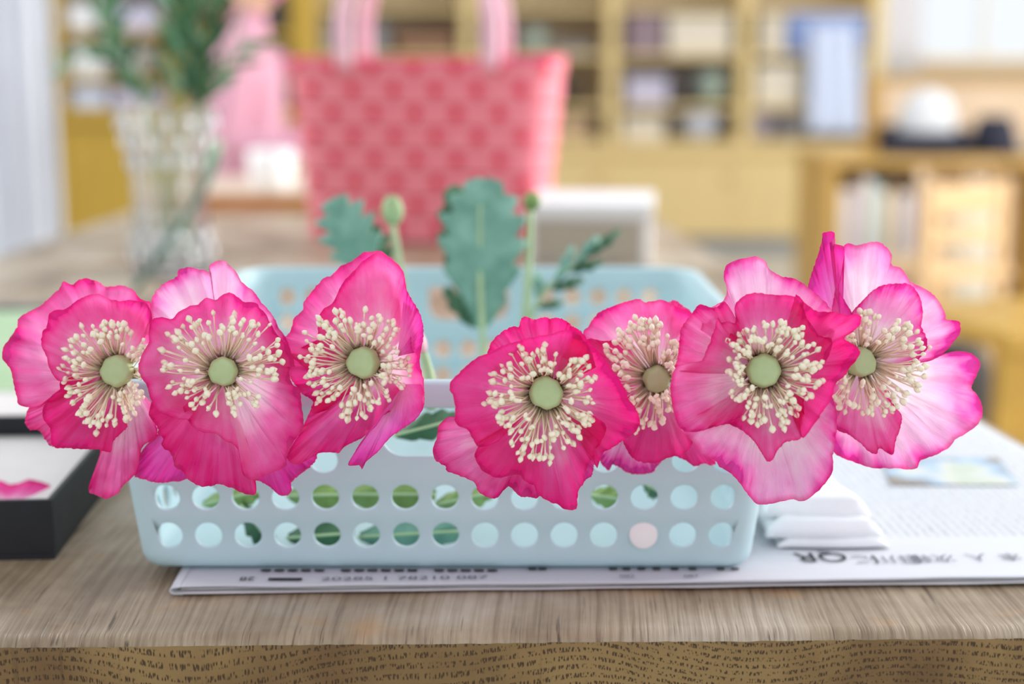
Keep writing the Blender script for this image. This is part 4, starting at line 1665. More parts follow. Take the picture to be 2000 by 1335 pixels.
# ================================================================== TOTE BAG
M_BAG = mat('bag_weave_coral', (250, 146, 158), 0.6, 0.1, 60, bump=0.3, rgb2=(246, 130, 146))
M_SPOT = mat('bag_spot_red', (228, 0, 62), 0.6, 0.05, 140)
M_EDGE = mat('bag_edge', (238, 70, 118), 0.45, 0.1, 140)
M_HAND = mat('bag_handle', (248, 196, 212), 0.25, 0.06, 60)
bagc = on_z(835, 478, TZ)
bag = empty('tote_bag', (bagc.x - 0.002, bagc.y + 0.075, TZ), 'coral pink woven tote bag with red diamond spots and pale handles', 'bag', None, math.radians(-15))
BGH = 0.270
BW0, BW1, BD0, BD1 = 0.174, 0.203, 0.064, 0.074


def bag_pt(s, h, out=0.0):
    """s in -1..1 across the front then round; h 0..1 up"""
    w = BW0 + (BW1 - BW0) * h + out
    d = BD0 + (BD1 - BD0) * h + out
    a = s * 2 * math.pi
    c, sn = math.cos(a), math.sin(a)
    e = 0.36
    x = w * math.copysign(abs(c) ** e, c)
    y = d * math.copysign(abs(sn) ** e, sn)
    sag = 0.004 * (1 - (x / max(w, 1e-6)) ** 2) * h ** 3
    return Vector((x, y, BGH * h - sag))


NS = 96
nb_ = 8
for bnd in range(nb_):
    verts, faces = [], []
    h0, h1 = bnd / nb_, (bnd + 1) / nb_
    for j in range(6):
        t = j / 5
        h = h0 + (h1 - h0) * t
        bulge = 0.0022 * math.sin(math.pi * t)
        for i in range(NS):
            w = 0.0006 * math.sin(i * math.pi)
            verts.append(bag_pt(i / NS, h, bulge + w))
    for j in range(5):
        for i in range(NS):
            i2 = (i + 1) % NS
            faces.append((j * NS + i, j * NS + i2, (j + 1) * NS + i2, (j + 1) * NS + i))
    if bnd == 0:
        faces.append(tuple(range(NS))[::-1])
    b_ = obj('woven_band', verts, faces, M_BAG, bag)
    b_.modifiers.new('thickness', 'SOLIDIFY').thickness = 0.002
verts, faces = [], []
for (o_, z) in ((0.003, 0.985), (0.0035, 1.0), (0.0, 1.012), (-0.003, 1.0), (-0.003, 0.985)):
    for i in range(NS):
        verts.append(bag_pt(i / NS, z, o_))
for j in range(4):
    for i in range(NS):
        i2 = (i + 1) % NS
        faces.append((j * NS + i, j * NS + i2, (j + 1) * NS + i2, (j + 1) * NS + i))
obj('top_edge', verts, faces, M_EDGE, bag)
# diamond spots
sd_v = [(0, -0.012, 0), (0.0115, 0, 0), (0, 0.012, 0), (-0.0115, 0, 0), (0, 0, 0.0016), (0.0045, -0.005, 0.001), (0.0045, 0.005, 0.001), (-0.0045, 0.005, 0.001), (-0.0045, -0.005, 0.001)]
sd_f = [(0, 5, 4, 8), (1, 6, 4, 5), (2, 7, 4, 6), (3, 8, 4, 7), (0, 1, 5), (1, 2, 6), (2, 3, 7), (3, 0, 8)]
sme = bpy.data.meshes.new('spot')
sme.from_pydata(sd_v, [], sd_f)
sme.materials.append(M_SPOT)
BR_ = Matrix.Rotation(math.radians(-9), 4, 'Z')
for r in range(8):
    h = 0.955 - r * 0.1235
    if h < 0.04:
        continue
    for c in range(-4, 5):
        x = (c + (0.5 if r % 2 else 0.0)) * 0.0635 + 0.004
        w = BW0 + (BW1 - BW0) * h
        if abs(x) > w * 0.97:
            continue
        # front surface point at this x
        e = 0.36
        cc = min(1, abs(x) / w) ** (1 / e)
        d = (BD0 + (BD1 - BD0) * h)
        y = -d * (max(0.0, 1 - cc * cc)) ** (e / 2)
        y0 = -d * (max(0.0, 1 - min(1, (abs(x) + 0.002) / w) ** (2 / e))) ** (e / 2)
        nx = math.copysign(1, x) * (y0 - y) / 0.002
        nrm = Vector((nx, -1, 0)).normalized()
        q = nrm.to_track_quat('Z', 'Y').to_matrix().to_4x4()
        inst('spot', sme, bag, Matrix.Translation(Vector((x, y, BGH * h)) + nrm * 0.003) @ q)


def strap(name, y, x0, x1, top):
    pts = [Vector((x0, y, BGH * 0.94)), Vector((x0 + 0.002, y, BGH + 0.07)), Vector((x0 + 0.04, y * 0.9, BGH + top * 0.85)), Vector(((x0 + x1) / 2, y * 0.8, BGH + top)),
           Vector((x1 - 0.04, y * 0.9, BGH + top * 0.85)), Vector((x1 - 0.002, y, BGH + 0.07)), Vector((x1, y, BGH * 0.94))]
    path = catmull(pts, 40)
    v, f = tube_data(path, 1.0, 10)
    out = []
    for i, p in enumerate(path):
        for k in range(10):
            d = v[i * 10 + k] - p
            out.append(p + Vector((d.x * 0.013, d.y * 0.006, d.z * 0.013)))
    return obj(name, out, f, M_HAND, bag)


strap('handle', -BD1 - 0.008, -0.100, 0.122, 0.20)
strap('handle', BD1 - 0.008, -0.122, 0.100, 0.19)

# ================================================================== WHITE CARTON behind the basket
M_CART = mat('carton_white', (236, 236, 238), 0.6, 0.02, 20)
M_CARTSHADE = mat('carton_front_shade', (178, 168, 152), 0.7, 0.05, 30)  # grey-beige colour carries the shade on the carton's white front
k0 = on_z(1060, 516, TZ)
k1 = on_z(1258, 516, TZ)
carton = empty('storage_carton', (k0.x, k0.y, TZ), 'white lidded carton, its front shade painted grey-beige, beside the tote bag', 'box', None, math.radians(-6))
cw = k1.x - k0.x
box('carton_body', -0.02, cw + 0.006, 0.004, 0.20, 0, 0.062, M_CART, carton, 0.002)
box('shaded_front', -0.012, cw - 0.004, 0, 0.0038, 0.004, 0.058, M_CARTSHADE, carton, 0.0008)  # thin sheet added to hold the painted front shade
box('lid', -0.022, cw + 0.010, -0.002, 0.204, 0.062, 0.082, M_CART, carton, 0.003)

# ================================================================== VASE


def glass_mat():
    m, nt, b = new_mat('cut_crystal')
    b.inputs['Base Color'].default_value = (0.96, 0.98, 1.0, 1)
    b.inputs['Roughness'].default_value = 0.02
    b.inputs['IOR'].default_value = 1.5
    b.inputs['Transmission Weight'].default_value = 0.97
    ns = nd(nt, 'ShaderNodeTexNoise')
    ns.inputs['Scale'].default_value = 30
    bp = nd(nt, 'ShaderNodeBump')
    bp.inputs['Strength'].default_value = 0.1
    tc = nd(nt, 'ShaderNodeTexCoord')
    nt.links.new(tc.outputs['Object'], ns.inputs['Vector'])
    nt.links.new(ns.outputs['Fac'], bp.inputs['Height'])
    nt.links.new(bp.outputs['Normal'], b.inputs['Normal'])
    return m


M_GLASS = glass_mat()
VC = on_z(320, 548, TZ) + Vector((0, 0.05, 0))
vase = empty('crystal_vase', VC, 'flared cut-crystal vase standing at the left of the table', 'vase')
VS = 0.063
prof_o = [(0.046, 0.0), (0.050, 0.004), (0.050, 0.03), (0.047, 0.06), (0.045, 0.09), (0.0455, 0.12), (0.050, 0.15), (0.057, 0.18), (0.063, 0.2), (0.0635, 0.208)]
prof_i = [(0.0605, 0.207), (0.0585, 0.197), (0.052, 0.176), (0.045, 0.148), (0.0405, 0.12), (0.040, 0.09), (0.041, 0.06), (0.042, 0.03), (0.040, 0.016), (0.02, 0.013)]
v, f = lathe_data(prof_o + prof_i, 48, 12, 0.02)
vb = obj('vase_body', v, f, M_GLASS, vase, smooth=False)
# raised cut diamonds, whitened to paint in the sparkle
dv = [(0, -0.011, 0), (0.007, 0, 0), (0, 0.011, 0), (-0.007, 0, 0), (0, 0, 0.0035)]
df_ = [(0, 1, 4), (1, 2, 4), (2, 3, 4), (3, 0, 4), (3, 2, 1, 0)]
dme = bpy.data.meshes.new('cut_facet')
dme.from_pydata(dv, [], df_)
M_CUT = mat('crystal_cut_glint', (246, 250, 255), 0.06, 0.02, 30, trans=0.2, spec=0.8)
dme.materials.append(M_CUT)
for ring, (z, n) in enumerate(((0.188, 14), (0.165, 14), (0.142, 14), (0.05, 14), (0.03, 14))):
    r = np.interp(z, [p[1] for p in prof_o], [p[0] for p in prof_o])
    for k in range(n):
        a = 2 * math.pi * (k + 0.5 * (ring % 2)) / n
        nrm = Vector((math.cos(a), math.sin(a), 0))
        inst('cut_facet', dme, vase, Matrix.Translation(nrm * (r * 1.012) + Vector((0, 0, z))) @ nrm.to_track_quat('Z', 'Y').to_matrix().to_4x4())

M_SAGE = mat('foliage_sage', (96, 146, 108), 0.6, 0.25, 60)
M_SAGEL = mat('foliage_light', (158, 190, 158), 0.6, 0.15, 60)
M_SAGED = mat('foliage_dark', (62, 108, 76), 0.6, 0.2, 60)


def leaflet_mesh(name, L, W, m):
    vv, ff = [], []
    n = 6
    for i in range(n + 1):
        u = i / n
        w = W * math.sin(math.pi * min(1, 0.08 + 0.9 * u)) ** 0.8
        for k in (-1, 0, 1):
            vv.append((k * w, L * u, 0.12 * L * math.sin(u * 2.2) - abs(k) * w * 0.3))
    for i in range(n):
        for k in range(2):
            a = i * 3 + k
            ff.append((a, a + 1, a + 4, a + 3))
    me = bpy.data.meshes.new(name)
    me.from_pydata(vv, [], ff)
    me.polygons.foreach_set('use_smooth', [True] * len(me.polygons))
    me.materials.append(m)
    return me


LEAFME = [leaflet_mesh('leaf', 0.045, 0.0065, M_SAGE), leaflet_mesh('leaf', 0.040, 0.006, M_SAGED), leaflet_mesh('leaf', 0.042, 0.0075, M_SAGEL)]


def spray(label, pxs, ydepth, n, kinds, seed, lscale=1.0, name='foliage_stem'):
    rnd = random.Random(seed)
    pts = [VC + Vector((rnd.uniform(-0.015, 0.015), rnd.uniform(-0.015, 0.015), 0.016))]
    pts += [on_y(x, y, VC.y + d) for (x, y), d in zip(pxs, ydepth)]
    o = pts[0]
    e = empty(name, o, label, 'plant', 'green stems in the crystal vase')
    path = catmull(pts, 40)
    v, f = tube_data(path, list(np.linspace(0.0022, 0.0009, 40)), 6)
    obj('stem', [p - o for p in v], f, M_STEM, e)
    for k in range(n):
        t = 0.40 + 0.60 * (k / n)
        i = min(38, int(t * 39))
        p = path[i]
        if p.z < VC.z + 0.21:
            continue
        tan = (path[i + 1] - path[i]).normalized()
        a = k * 2.4 + rnd.uniform(-0.4, 0.4)
        ref = Vector((0, 1, 0)) if abs(tan.y) < 0.9 else Vector((1, 0, 0))
        s1 = tan.cross(ref).normalized()
        s2 = tan.cross(s1)
        d = (tan * rnd.uniform(0.5, 1.1) + s1 * math.cos(a) + s2 * math.sin(a)).normalized()
        zax = (tan - d * tan.dot(d)).normalized()
        xax = d.cross(zax)
        R = Matrix((xax, d, zax)).transposed().to_4x4()
        inst('leaf', LEAFME[rnd.choice(kinds)], e, Matrix.Translation(p - o) @ R @ Matrix.Scale(lscale * rnd.uniform(0.75, 1.2), 4))
    return e


spray('upright dark green leafy stem in the middle of the crystal vase', [(365, 215), (372, 100), (370, -40), (368, -160)], (0, 0, 0, 0), 52, (0, 1), 1, 1.1)
spray('upright grey-green leafy stem leaning right in the crystal vase', [(385, 215), (405, 110), (425, -10), (440, -140)], (-0.02, -0.03, -0.04, -0.05), 48, (0, 1, 1), 2, 1.0)
spray('leafy stem beside the dark one, reaching above the photo in the crystal vase', [(345, 215), (340, 110), (345, -20), (350, -150)], (0.02, 0.03, 0.04, 0.05), 44, (0, 2, 0), 3, 1.1)
spray('leafy stem leaning left out of the crystal vase', [(290, 210), (250, 140), (225, 60), (205, -60)], (0.0, 0.0, 0.01, 0.02), 36, (0, 2, 1), 4, 1.1)
spray('pale drooping sprig pointing far left from the crystal vase', [(285, 200), (240, 120), (180, 100), (110, 130)], (0.02, 0.03, 0.03, 0.04), 26, (2, 2, 0), 5, 0.8)
spray('pale leafy sprig pointing right from the crystal vase', [(400, 205), (430, 150), (465, 105), (500, 75)], (-0.02, -0.02, 0.0, 0.02), 24, (2, 2, 0), 6, 0.9)
# magenta bloom at the top edge
fb = on_y(530, 60, VC.y + 0.05)
fe = empty('pink_blossom', fb, 'small magenta blossom at the top edge above the tote bag rim', 'flower')
ft = on_y(538, 0, VC.y + 0.05)
tube('stem', [VC + Vector((0.02, 0.02, 0.02)), on_y(395, 215, VC.y + 0.03), on_y(455, 80, VC.y + 0.05), on_y(500, -10, VC.y + 0.05), ft], 0.0014, M_STEM, fe, origin=Vector(fb), n=30, sides=6)
for k in range(7):
    a = 2 * math.pi * k / 7
    R = Matrix.Rotation(a, 4, 'Z') @ Matrix.Rotation(0.9, 4, 'X')
    me_ = LEAFME[0].copy()
    me_.materials.clear()
    me_.materials.append(M_PET['deep'])
    p_ = inst('petal', me_, fe, Matrix.Translation(ft - fb) @ R @ Matrix.Diagonal((2.0, 0.75, 1, 1)))

# loose stem leaning against the vase
ls0 = on_z(262, 566, TZ + 0.003)
lo = empty('green_twig', ls0, 'dark green bare twig leaning against the right side of the vase', 'twig')
tube('stem', [ls0, on_y(330, 470, ls0.y + 0.01), on_y(400, 365, ls0.y + 0.03), on_y(428, 300, ls0.y + 0.05)], [0.0045, 0.004, 0.0042, 0.002], mat('stem_dark', (78, 112, 98), 0.5, 0.15, 50), lo, origin=Vector(ls0))
leaf('leaf_blade', (400, 370), (428, 270), 18, 3, 1.70, lo, M_SAGEL, origin=Vector(ls0))

# ================================================================== SECOND TABLE, CUP AND PERSON
M_T2 = mat('table_pinewood', (206, 188, 168), 0.5, 0.08, 12, stretch=(1, 8, 8))
M_T2E = mat('table_edge_orange', (176, 110, 40), 0.5, 0.12, 12, stretch=(1, 8, 8))
t2 = empty('side_table', (-0.42, 3.25, 0), 'plain table with an orange wood edge behind the work table', 'table')
box('tabletop', -0.36, 0.36, -0.265, 0.30, TZ - 0.03, TZ, M_T2, t2, 0.002)
box('table_edge', -0.362, 0.362, -0.275, -0.266, TZ - 0.036, TZ - 0.001, M_T2E, t2, 0.002)
for sx in (-0.31, 0.31):
    for sy in (-0.22, 0.25):
        box('leg', sx - 0.025, sx + 0.025, sy - 0.025, sy + 0.025, 0, TZ - 0.0305, M_T2E, t2, 0.003)
cp = on_z(532, 374, TZ)
cv, cf = lathe_data([(0.030, 0), (0.038, 0.004), (0.047, 0.03), (0.050, 0.065), (0.049, 0.088), (0.046, 0.089), (0.046, 0.066), (0.043, 0.032), (0.033, 0.01), (0.01, 0.008)], 32)
cup = empty('white_cup', (cp.x, cp.y, TZ), 'round white cup on the table behind, left of the tote bag', 'cup')
obj('cup_body', cv, cf, M_WHITE, cup)
tube('cup_handle', [Vector((0.044, 0, 0.07)), Vector((0.066, 0, 0.066)), Vector((0.07, 0, 0.045)), Vector((0.06, 0, 0.027)), Vector((0.044, 0, 0.03))], 0.005, M_WHITE, cup, n=16)

M_KNIT = mat('pink_knit', (212, 156, 176), 0.9, 0.08, 120, bump=0.3)
M_SKIN = mat('skin', (236, 190, 164), 0.55, 0.05, 40)
M_TROU = mat('grey_trousers', (120, 112, 122), 0.85, 0.1, 60)
M_HAIR = mat('dark_hair', (48, 36, 32), 0.6, 0.2, 90)


def skin(name, nodes, edges, mat_, parent, root=0, sub=2):
    me = bpy.data.meshes.new(name)
    me.from_pydata([n[0] for n in nodes], edges, [])
    o = bpy.data.objects.new(name, me)
    COL.objects.link(o)
    o.parent = parent
    me.materials.append(mat_)
    md = o.modifiers.new('skin', 'SKIN')
    md.use_smooth_shade = True
    if not me.skin_vertices:
        me.skin_vertices.new()
    sv = me.skin_vertices[0].data
    for i, n in enumerate(nodes):
        r = n[1]
        sv[i].radius = r if isinstance(r, tuple) else (r, r)
        sv[i].use_root = (i == root)
    s = o.modifiers.new('sub', 'SUBSURF')
    s.levels = sub
    s.render_levels = sub
    return o


# seated person in side view, facing right, behind the side table
PX, PYD = -0.72, 3.80
person = empty('person', (PX, PYD, 0), 'person in a pale pink knitted top sitting behind the side table, reaching right', 'person')
body = [((0, 0, 0.52), (0.11, 0.14)), ((0.0, 0, 0.62), (0.105, 0.14)), ((0.01, 0, 0.78), (0.11, 0.145)), ((0.02, 0, 0.93), (0.115, 0.16)), ((0.02, 0, 1.04), (0.09, 0.13)),
        ((0.03, 0, 1.10), 0.055), ((0.045, 0, 1.16), 0.05),
        ((0.03, -0.15, 1.04), 0.055), ((0.03, -0.19, 0.97), 0.052), ((0.02, -0.215, 0.87), 0.047), ((0.02, -0.22, 0.81), 0.045), ((0.10, -0.24, 0.815), 0.042), ((0.19, -0.25, 0.805), 0.036), ((0.24, -0.25, 0.80), 0.032),
        ((0.03, 0.15, 1.04), 0.055), ((0.03, 0.20, 0.93), 0.052), ((0.04, 0.21, 0.82), 0.046), ((0.15, 0.14, 0.81), 0.04), ((0.25, 0.08, 0.80), 0.032)]
bed = [(0, 1), (1, 2), (2, 3), (3, 4), (4, 5), (5, 6), (4, 7), (7, 8), (8, 9), (9, 10), (10, 11), (11, 12), (12, 13), (4, 14), (14, 15), (15, 16), (16, 17), (17, 18)]
skin('knitted_top', body, bed, M_KNIT, person)
legs = [((0, 0, 0.50), 0.12), ((0.02, -0.09, 0.49), 0.09), ((0.22, -0.10, 0.50), 0.078), ((0.40, -0.10, 0.50), 0.062), ((0.41, -0.10, 0.28), 0.052), ((0.40, -0.10, 0.10), 0.042), ((0.42, -0.10, 0.045), 0.042), ((0.52, -0.10, 0.035), 0.033),
        ((0.02, 0.09, 0.49), 0.09), ((0.22, 0.10, 0.50), 0.078), ((0.40, 0.10, 0.50), 0.062), ((0.41, 0.10, 0.28), 0.052), ((0.40, 0.10, 0.10), 0.042), ((0.42, 0.10, 0.045), 0.042), ((0.52, 0.10, 0.035), 0.033)]
skin('trousers', legs, [(0, 1), (1, 2), (2, 3), (3, 4), (4, 5), (5, 6), (6, 7), (0, 8), (8, 9), (9, 10), (10, 11), (11, 12), (12, 13), (13, 14)], M_TROU, person)
hd = [((0.045, 0, 1.14), 0.05), ((0.05, 0, 1.20), 0.055), ((0.06, 0, 1.26), (0.075, 0.072)), ((0.055, 0, 1.33), (0.09, 0.078)), ((0.05, 0, 1.39), (0.075, 0.065)), ((0.14, 0, 1.285), 0.012), ((0.125, 0, 1.295), 0.02)]
skin('head', hd, [(0, 1), (1, 2), (2, 3), (3, 4), (3, 6), (6, 5)], M_SKIN, person)
hr = [((0.0, 0, 1.25), 0.06), ((0.01, 0, 1.33), (0.10, 0.095)), ((0.04, 0, 1.41), (0.09, 0.08)), ((-0.05, 0, 1.30), 0.06)]
skin('hair', hr, [(0, 1), (1, 2), (1, 3)], M_HAIR, person)
for sy in (-0.03, 0.03):
    ev, ef = lathe_data([(0.002, -0.007), (0.006, -0.004), (0.008, 0), (0.006, 0.004), (0.002, 0.007)], 12)
    eo = obj('eye', ev, ef, M_HAIR, person)
    eo.location = (0.135, sy, 1.315)
for (hx, hy, hz, s_) in ((0.245, -0.25, 0.80, 1), (0.255, 0.075, 0.80, -1)):
    nodes = [((hx, hy, hz), 0.026), ((hx + 0.04, hy, hz - 0.004), (0.02, 0.034)), ((hx + 0.075, hy, hz - 0.008), (0.014, 0.036))]
    eds = [(0, 1), (1, 2)]
    for q_, (fy, fl_) in enumerate(((-0.026, 0.058), (-0.009, 0.068), (0.009, 0.064), (0.026, 0.05))):
        i_ = len(nodes)
        nodes += [((hx + 0.085, hy + fy, hz - 0.008), 0.009), ((hx + 0.085 + fl_ * 0.55, hy + fy * 1.15, hz - 0.016), 0.0085), ((hx + 0.085 + fl_, hy + fy * 1.2, hz - 0.034), 0.0075)]
        eds += [(2, i_), (i_, i_ + 1), (i_ + 1, i_ + 2)]
    i_ = len(nodes)
    nodes += [((hx + 0.035, hy + 0.038 * s_, hz - 0.006), 0.011), ((hx + 0.065, hy + 0.055 * s_, hz - 0.016), 0.009)]
    eds += [(1, i_), (i_, i_ + 1)]
    skin('hand', nodes, eds, M_SKIN, person, sub=1)
# stool the person sits on
st_ = empty('wooden_stool', (PX, PYD, 0), 'wooden stool under the person in the pink top', 'stool')
sv_, sf_ = lathe_data([(0.15, 0.325), (0.17, 0.331), (0.175, 0.348), (0.165, 0.358), (0.1, 0.36)], 28)
obj('seat', sv_, sf_, M_T2E, st_)
for sx in (-0.11, 0.11):
    for sy in (-0.11, 0.11):
        tube('leg', [Vector((sx, sy, 0.328)), Vector((sx * 1.25, sy * 1.25, 0.0))], 0.014, M_T2E, st_, n=4)

# ================================================================== BOOKCASES
M_OAKY = mat('bookcase_yellow_oak', (232, 206, 148), 0.5, 0.06, 5, stretch=(6, 6, 1))
M_OAKB = mat('bookcase_back', (206, 190, 164), 0.6, 0.06, 5)
M_OAKD = mat('bookcase_oak_shaded', (182, 148, 52), 0.5, 0.08, 5, stretch=(6, 6, 1))  # yellow wood darkened in colour for the shade on the left
M_PLIN = mat('plinth_grey', (150, 154, 160), 0.6, 0.05, 8)

BY = 8.0


def bx_at(px, y=BY):
    return on_y(px, 400, y).x


def z_at(py, y=BY):
    return on_y(1000, py, y).z


def bookcase(name, label, y, depth, posts, ztops, cab_top, plinth, mat_, back, shelf_z, postw=0.07):
    x0, x1 = posts[0], posts[-1]
    xc = (x0 + x1) / 2
    e = empty(name, (xc, y, 0), label, 'bookcase')
    for x in posts:
        box('upright', x - xc - postw / 2, x - xc + postw / 2, 0, depth, plinth, ztops, mat_, e, 0.003)
    box('back_panel', x0 - xc, x1 - xc, depth, depth + 0.02, plinth, ztops, back, e, 0.001)
    box('top_board', x0 - xc - 0.04, x1 - xc + 0.04, -0.01, depth + 0.02, ztops, ztops + 0.04, mat_, e, 0.003)
    box('plinth', x0 - xc, x1 - xc, 0.03, depth, 0, plinth, M_PLIN, e, 0.002)
    box('counter_ledge', x0 - xc - 0.035, x1 - xc + 0.035, -0.03, -0.0005, cab_top, cab_top + 0.05, mat_, e, 0.003)
    for a, b in zip(posts[:-1], posts[1:]):
        a2, b2 = a - xc + postw / 2 + 0.001, b - xc - postw / 2 - 0.001
        box('cabinet_door', a2, b2, 0.005, 0.025, plinth, cab_top, mat_, e, 0.004)
        kn = box('door_knob', b2 - 0.06, b2 - 0.035, -0.02, 0.0045, cab_top - 0.16, cab_top - 0.135, M_T2E, e, 0.004)
        for z in shelf_z:
            box('shelf', a2, b2, 0.02, depth - 0.001, z - 0.025, z, mat_, e, 0.002)
    return e


posts = [bx_at(p) for p in (620, 915, 1192, 1448, 1700)]
SZ = [z_at(292) + 0.05, z_at(205), z_at(105), z_at(12), z_at(12) + 0.3]
bookcase('bookcase', 'long yellow oak bookcase with closed lower doors along the back wall', BY, 0.4, posts, 1.95, z_at(300), 0.09, M_OAKY, M_OAKB, SZ)
LY = 5.6
lposts = [bx_at(p, LY) for p in (122, 352, 590)]
LSZ = [z_at(236, LY) + 0.05, z_at(150, LY), z_at(60, LY), z_at(60, LY) + 0.26]
bookcase('bookcase', 'shade-darkened oak bookcase nearer on the left behind the crystal vase', LY, 0.4, lposts, 1.9, z_at(240, LY), 0.09, M_OAKD, M_OAKB, LSZ, 0.05)

PAL = {'white': (236, 238, 244), 'lilac': (206, 202, 226), 'grey': (150, 146, 150), 'dark': (70, 62, 60), 'brown': (146, 108, 84), 'blue': (150, 172, 226), 'paleblue': (216, 226, 250),
       'cream': (232, 222, 204), 'mauve': (150, 128, 140), 'mint': (186, 206, 198), 'tan': (196, 166, 132), 'teal': (80, 140, 126), 'grey_white': (214, 216, 220)}
PM = {k: mat('ware_' + k, v, 0.5, 0.06, 20) for k, v in PAL.items()}


def shelf_fit(py0, py1, y):
    """stand on the board below and stay under the board above"""
    tab = SZ if y > 7 else LSZ
    zc = z_at(py1 - 4, y)
    below = max([z for z in tab if z <= zc + 0.02] or [tab[0]])
    above = [z for z in tab if z > below + 0.05]
    top = min(z_at(py0, y), (min(above) - 0.04) if above else 9.0)
    return below + 0.001, max(top, below + 0.05)


def shelf_box(px0, px1, py0, py1, col, y, label, depth=0.22):
    x0, x1 = bx_at(px0, y), bx_at(px1, y)
    zb, zt = shelf_fit(py0, py1, y)
    e = empty('storage_box', ((x0 + x1) / 2, y, zb), label, 'box', 'boxes on the shelves')
    w, h = (x1 - x0) / 2, zt - zb
    box('box_body', -w, w, 0.02, depth, 0, h * 0.72, PM[col], e, 0.004)
    box('box_lid', -w - 0.004, w + 0.004, 0.015, depth + 0.004, h * 0.72, h, PM[col], e, 0.004)


def shelf_bowl(px, py, rpx, col, y, label, tall=1.0):
    x = bx_at(px, y)
    r = rpx * y / FPX
    zb, zt = shelf_fit(py - rpx * tall, py + rpx * tall, y)
    tall = min(tall, (zt - zb) / (2.0 * r))
    v, f = lathe_data([(0.45 * r, 0), (0.5 * r, 0.05 * r), (0.8 * r, 0.5 * r * tall), (1.0 * r, 1.2 * r * tall), (1.0 * r, 2.0 * r * tall * 0.98), (0.94 * r, 2.0 * r * tall * 0.98), (0.9 * r, 1.2 * r * tall), (0.5 * r, 0.2 * r)], 24)
    o = obj('ceramic_pot', v, f, PM[col], None, loc=(x, y + 0.16, zb))
    tag(o, label, 'pot', 'pots on the shelves')


def shelf_books(px0, px1, py0, py1, cols, y, label, n):
    x0, x1 = bx_at(px0, y), bx_at(px1, y)
    zb, zt = 0.301, z_at(py0, y)
    rnd = random.Random(int(px0 * 7 + py0))
    w = (x1 - x0) / n
    for k in range(n):
        h = (zt - zb) * rnd.uniform(0.8, 1.0)
        cn = cols[k % len(cols)]
        ordn = ('leftmost', 'second', 'third', 'fourth', 'fifth', 'sixth', 'seventh', 'eighth', 'rightmost')[k]
        e = empty('book', (x0 + w * (k + 0.5), y, zb), ordn + ' book from the left, ' + cn + ', ' + label, 'book', 'books under the desk')
        c = PM[cn]
        ww = w * 0.46
        box('cover', -ww, -ww + 0.003, 0.02, 0.20, 0, h, c, e, 0.001)
        box('cover', ww - 0.003, ww, 0.02, 0.20, 0, h, c, e, 0.001)
        box('spine', -ww, ww, 0.016, 0.0195, 0, h, c, e, 0.001)
        box('pages', -ww + 0.0032, ww - 0.0032, 0.02, 0.196, 0.004, h - 0.004, PM['cream'], e, 0)


yb = BY + 0.03


def pz(z, y):           # picture row of a height
    d = Vector((0, y, z)) - CAM
    return 667.5 - FPX * d.dot(UPV) / d.dot(FWD)


S_ = [pz(z, yb) for z in SZ]
# bay right of the bag
shelf_box(940, 1010, 215, S_[0] - 1, 'mint', yb, 'pale mint box low on the shelf just right of the tote bag handle')
shelf_box(1025, 1150, 225, S_[0] - 1, 'tan', yb, 'tan box low in the bay right of the tote bag')
shelf_bowl(1105, 178, 25, 'dark', yb, 'dark pot at the level of the tote bag rim', 1.0)
shelf_box(935, 1060, 135, S_[1] - 1, 'cream', yb, 'cream box on the second shelf above the tote bag')
shelf_box(1075, 1150, 90, S_[2] - 0.6, 'grey', yb, 'grey box beside the first upright right of the tote bag')
shelf_box(940, 1000, 40, S_[2] - 0.6, 'mauve', yb, 'mauve box between the tote bag handles')
shelf_bowl(1042, 55, 24, 'mint', yb, 'mint pot on the third shelf right of the tote bag', 1.0)
shelf_box(640, 760, 45, S_[2] - 0.6, 'grey', yb, 'grey box behind the left tote bag handle')
shelf_box(780, 890, 60, S_[2] - 0.6, 'brown', yb, 'brown box behind the space under the handles')
shelf_box(730, 890, 130, S_[1] - 1, 'cream', yb, 'long cream box just above the tote bag rim')
# bay 3
shelf_box(1222, 1290, 18, S_[2] - 0.6, 'mauve', yb, 'mauve-brown box high in the middle right bay')
shelf_box(1300, 1420, 30, S_[2] - 0.6, 'cream', yb, 'wide cream box high in the middle right bay')
shelf_box(1222, 1300, 150, S_[1] - 1, 'lilac', yb, 'lilac box on the second shelf of the middle right bay')
shelf_box(1310, 1350, 135, S_[1] - 1, 'dark', yb, 'small dark box on the second shelf of the middle right bay')
shelf_bowl(1390, 165, 32, 'mint', yb, 'grey-green pot on the second shelf of the middle right bay', 1.0)
shelf_box(1215, 1295, 228, S_[0] - 1, 'cream', yb, 'cream box on the lowest shelf of the middle right bay')
shelf_bowl(1370, 242, 42, 'paleblue', yb, 'large round white pot on the lowest shelf of the middle right bay', 0.95)
# bay 4
shelf_box(1480, 1520, 25, S_[2] - 0.6, 'cream', yb, 'narrow cream box high in the right bay')
shelf_box(1530, 1680, 15, S_[2] - 0.6, 'blue', yb, 'blue box high in the right bay')
shelf_box(1472, 1560, 128, S_[1] - 1, 'cream', yb, 'cream box on the second shelf of the right bay')
shelf_box(1600, 1680, 120, S_[1] - 1, 'paleblue', yb, 'pale blue box on the second shelf of the right bay')
shelf_bowl(1490, 240, 28, 'lilac', yb, 'lilac pot on the lowest shelf of the right bay', 1.1)
shelf_box(1525, 1560, 215, S_[0] - 1, 'grey', yb, 'small grey box on the lowest shelf of the right bay')
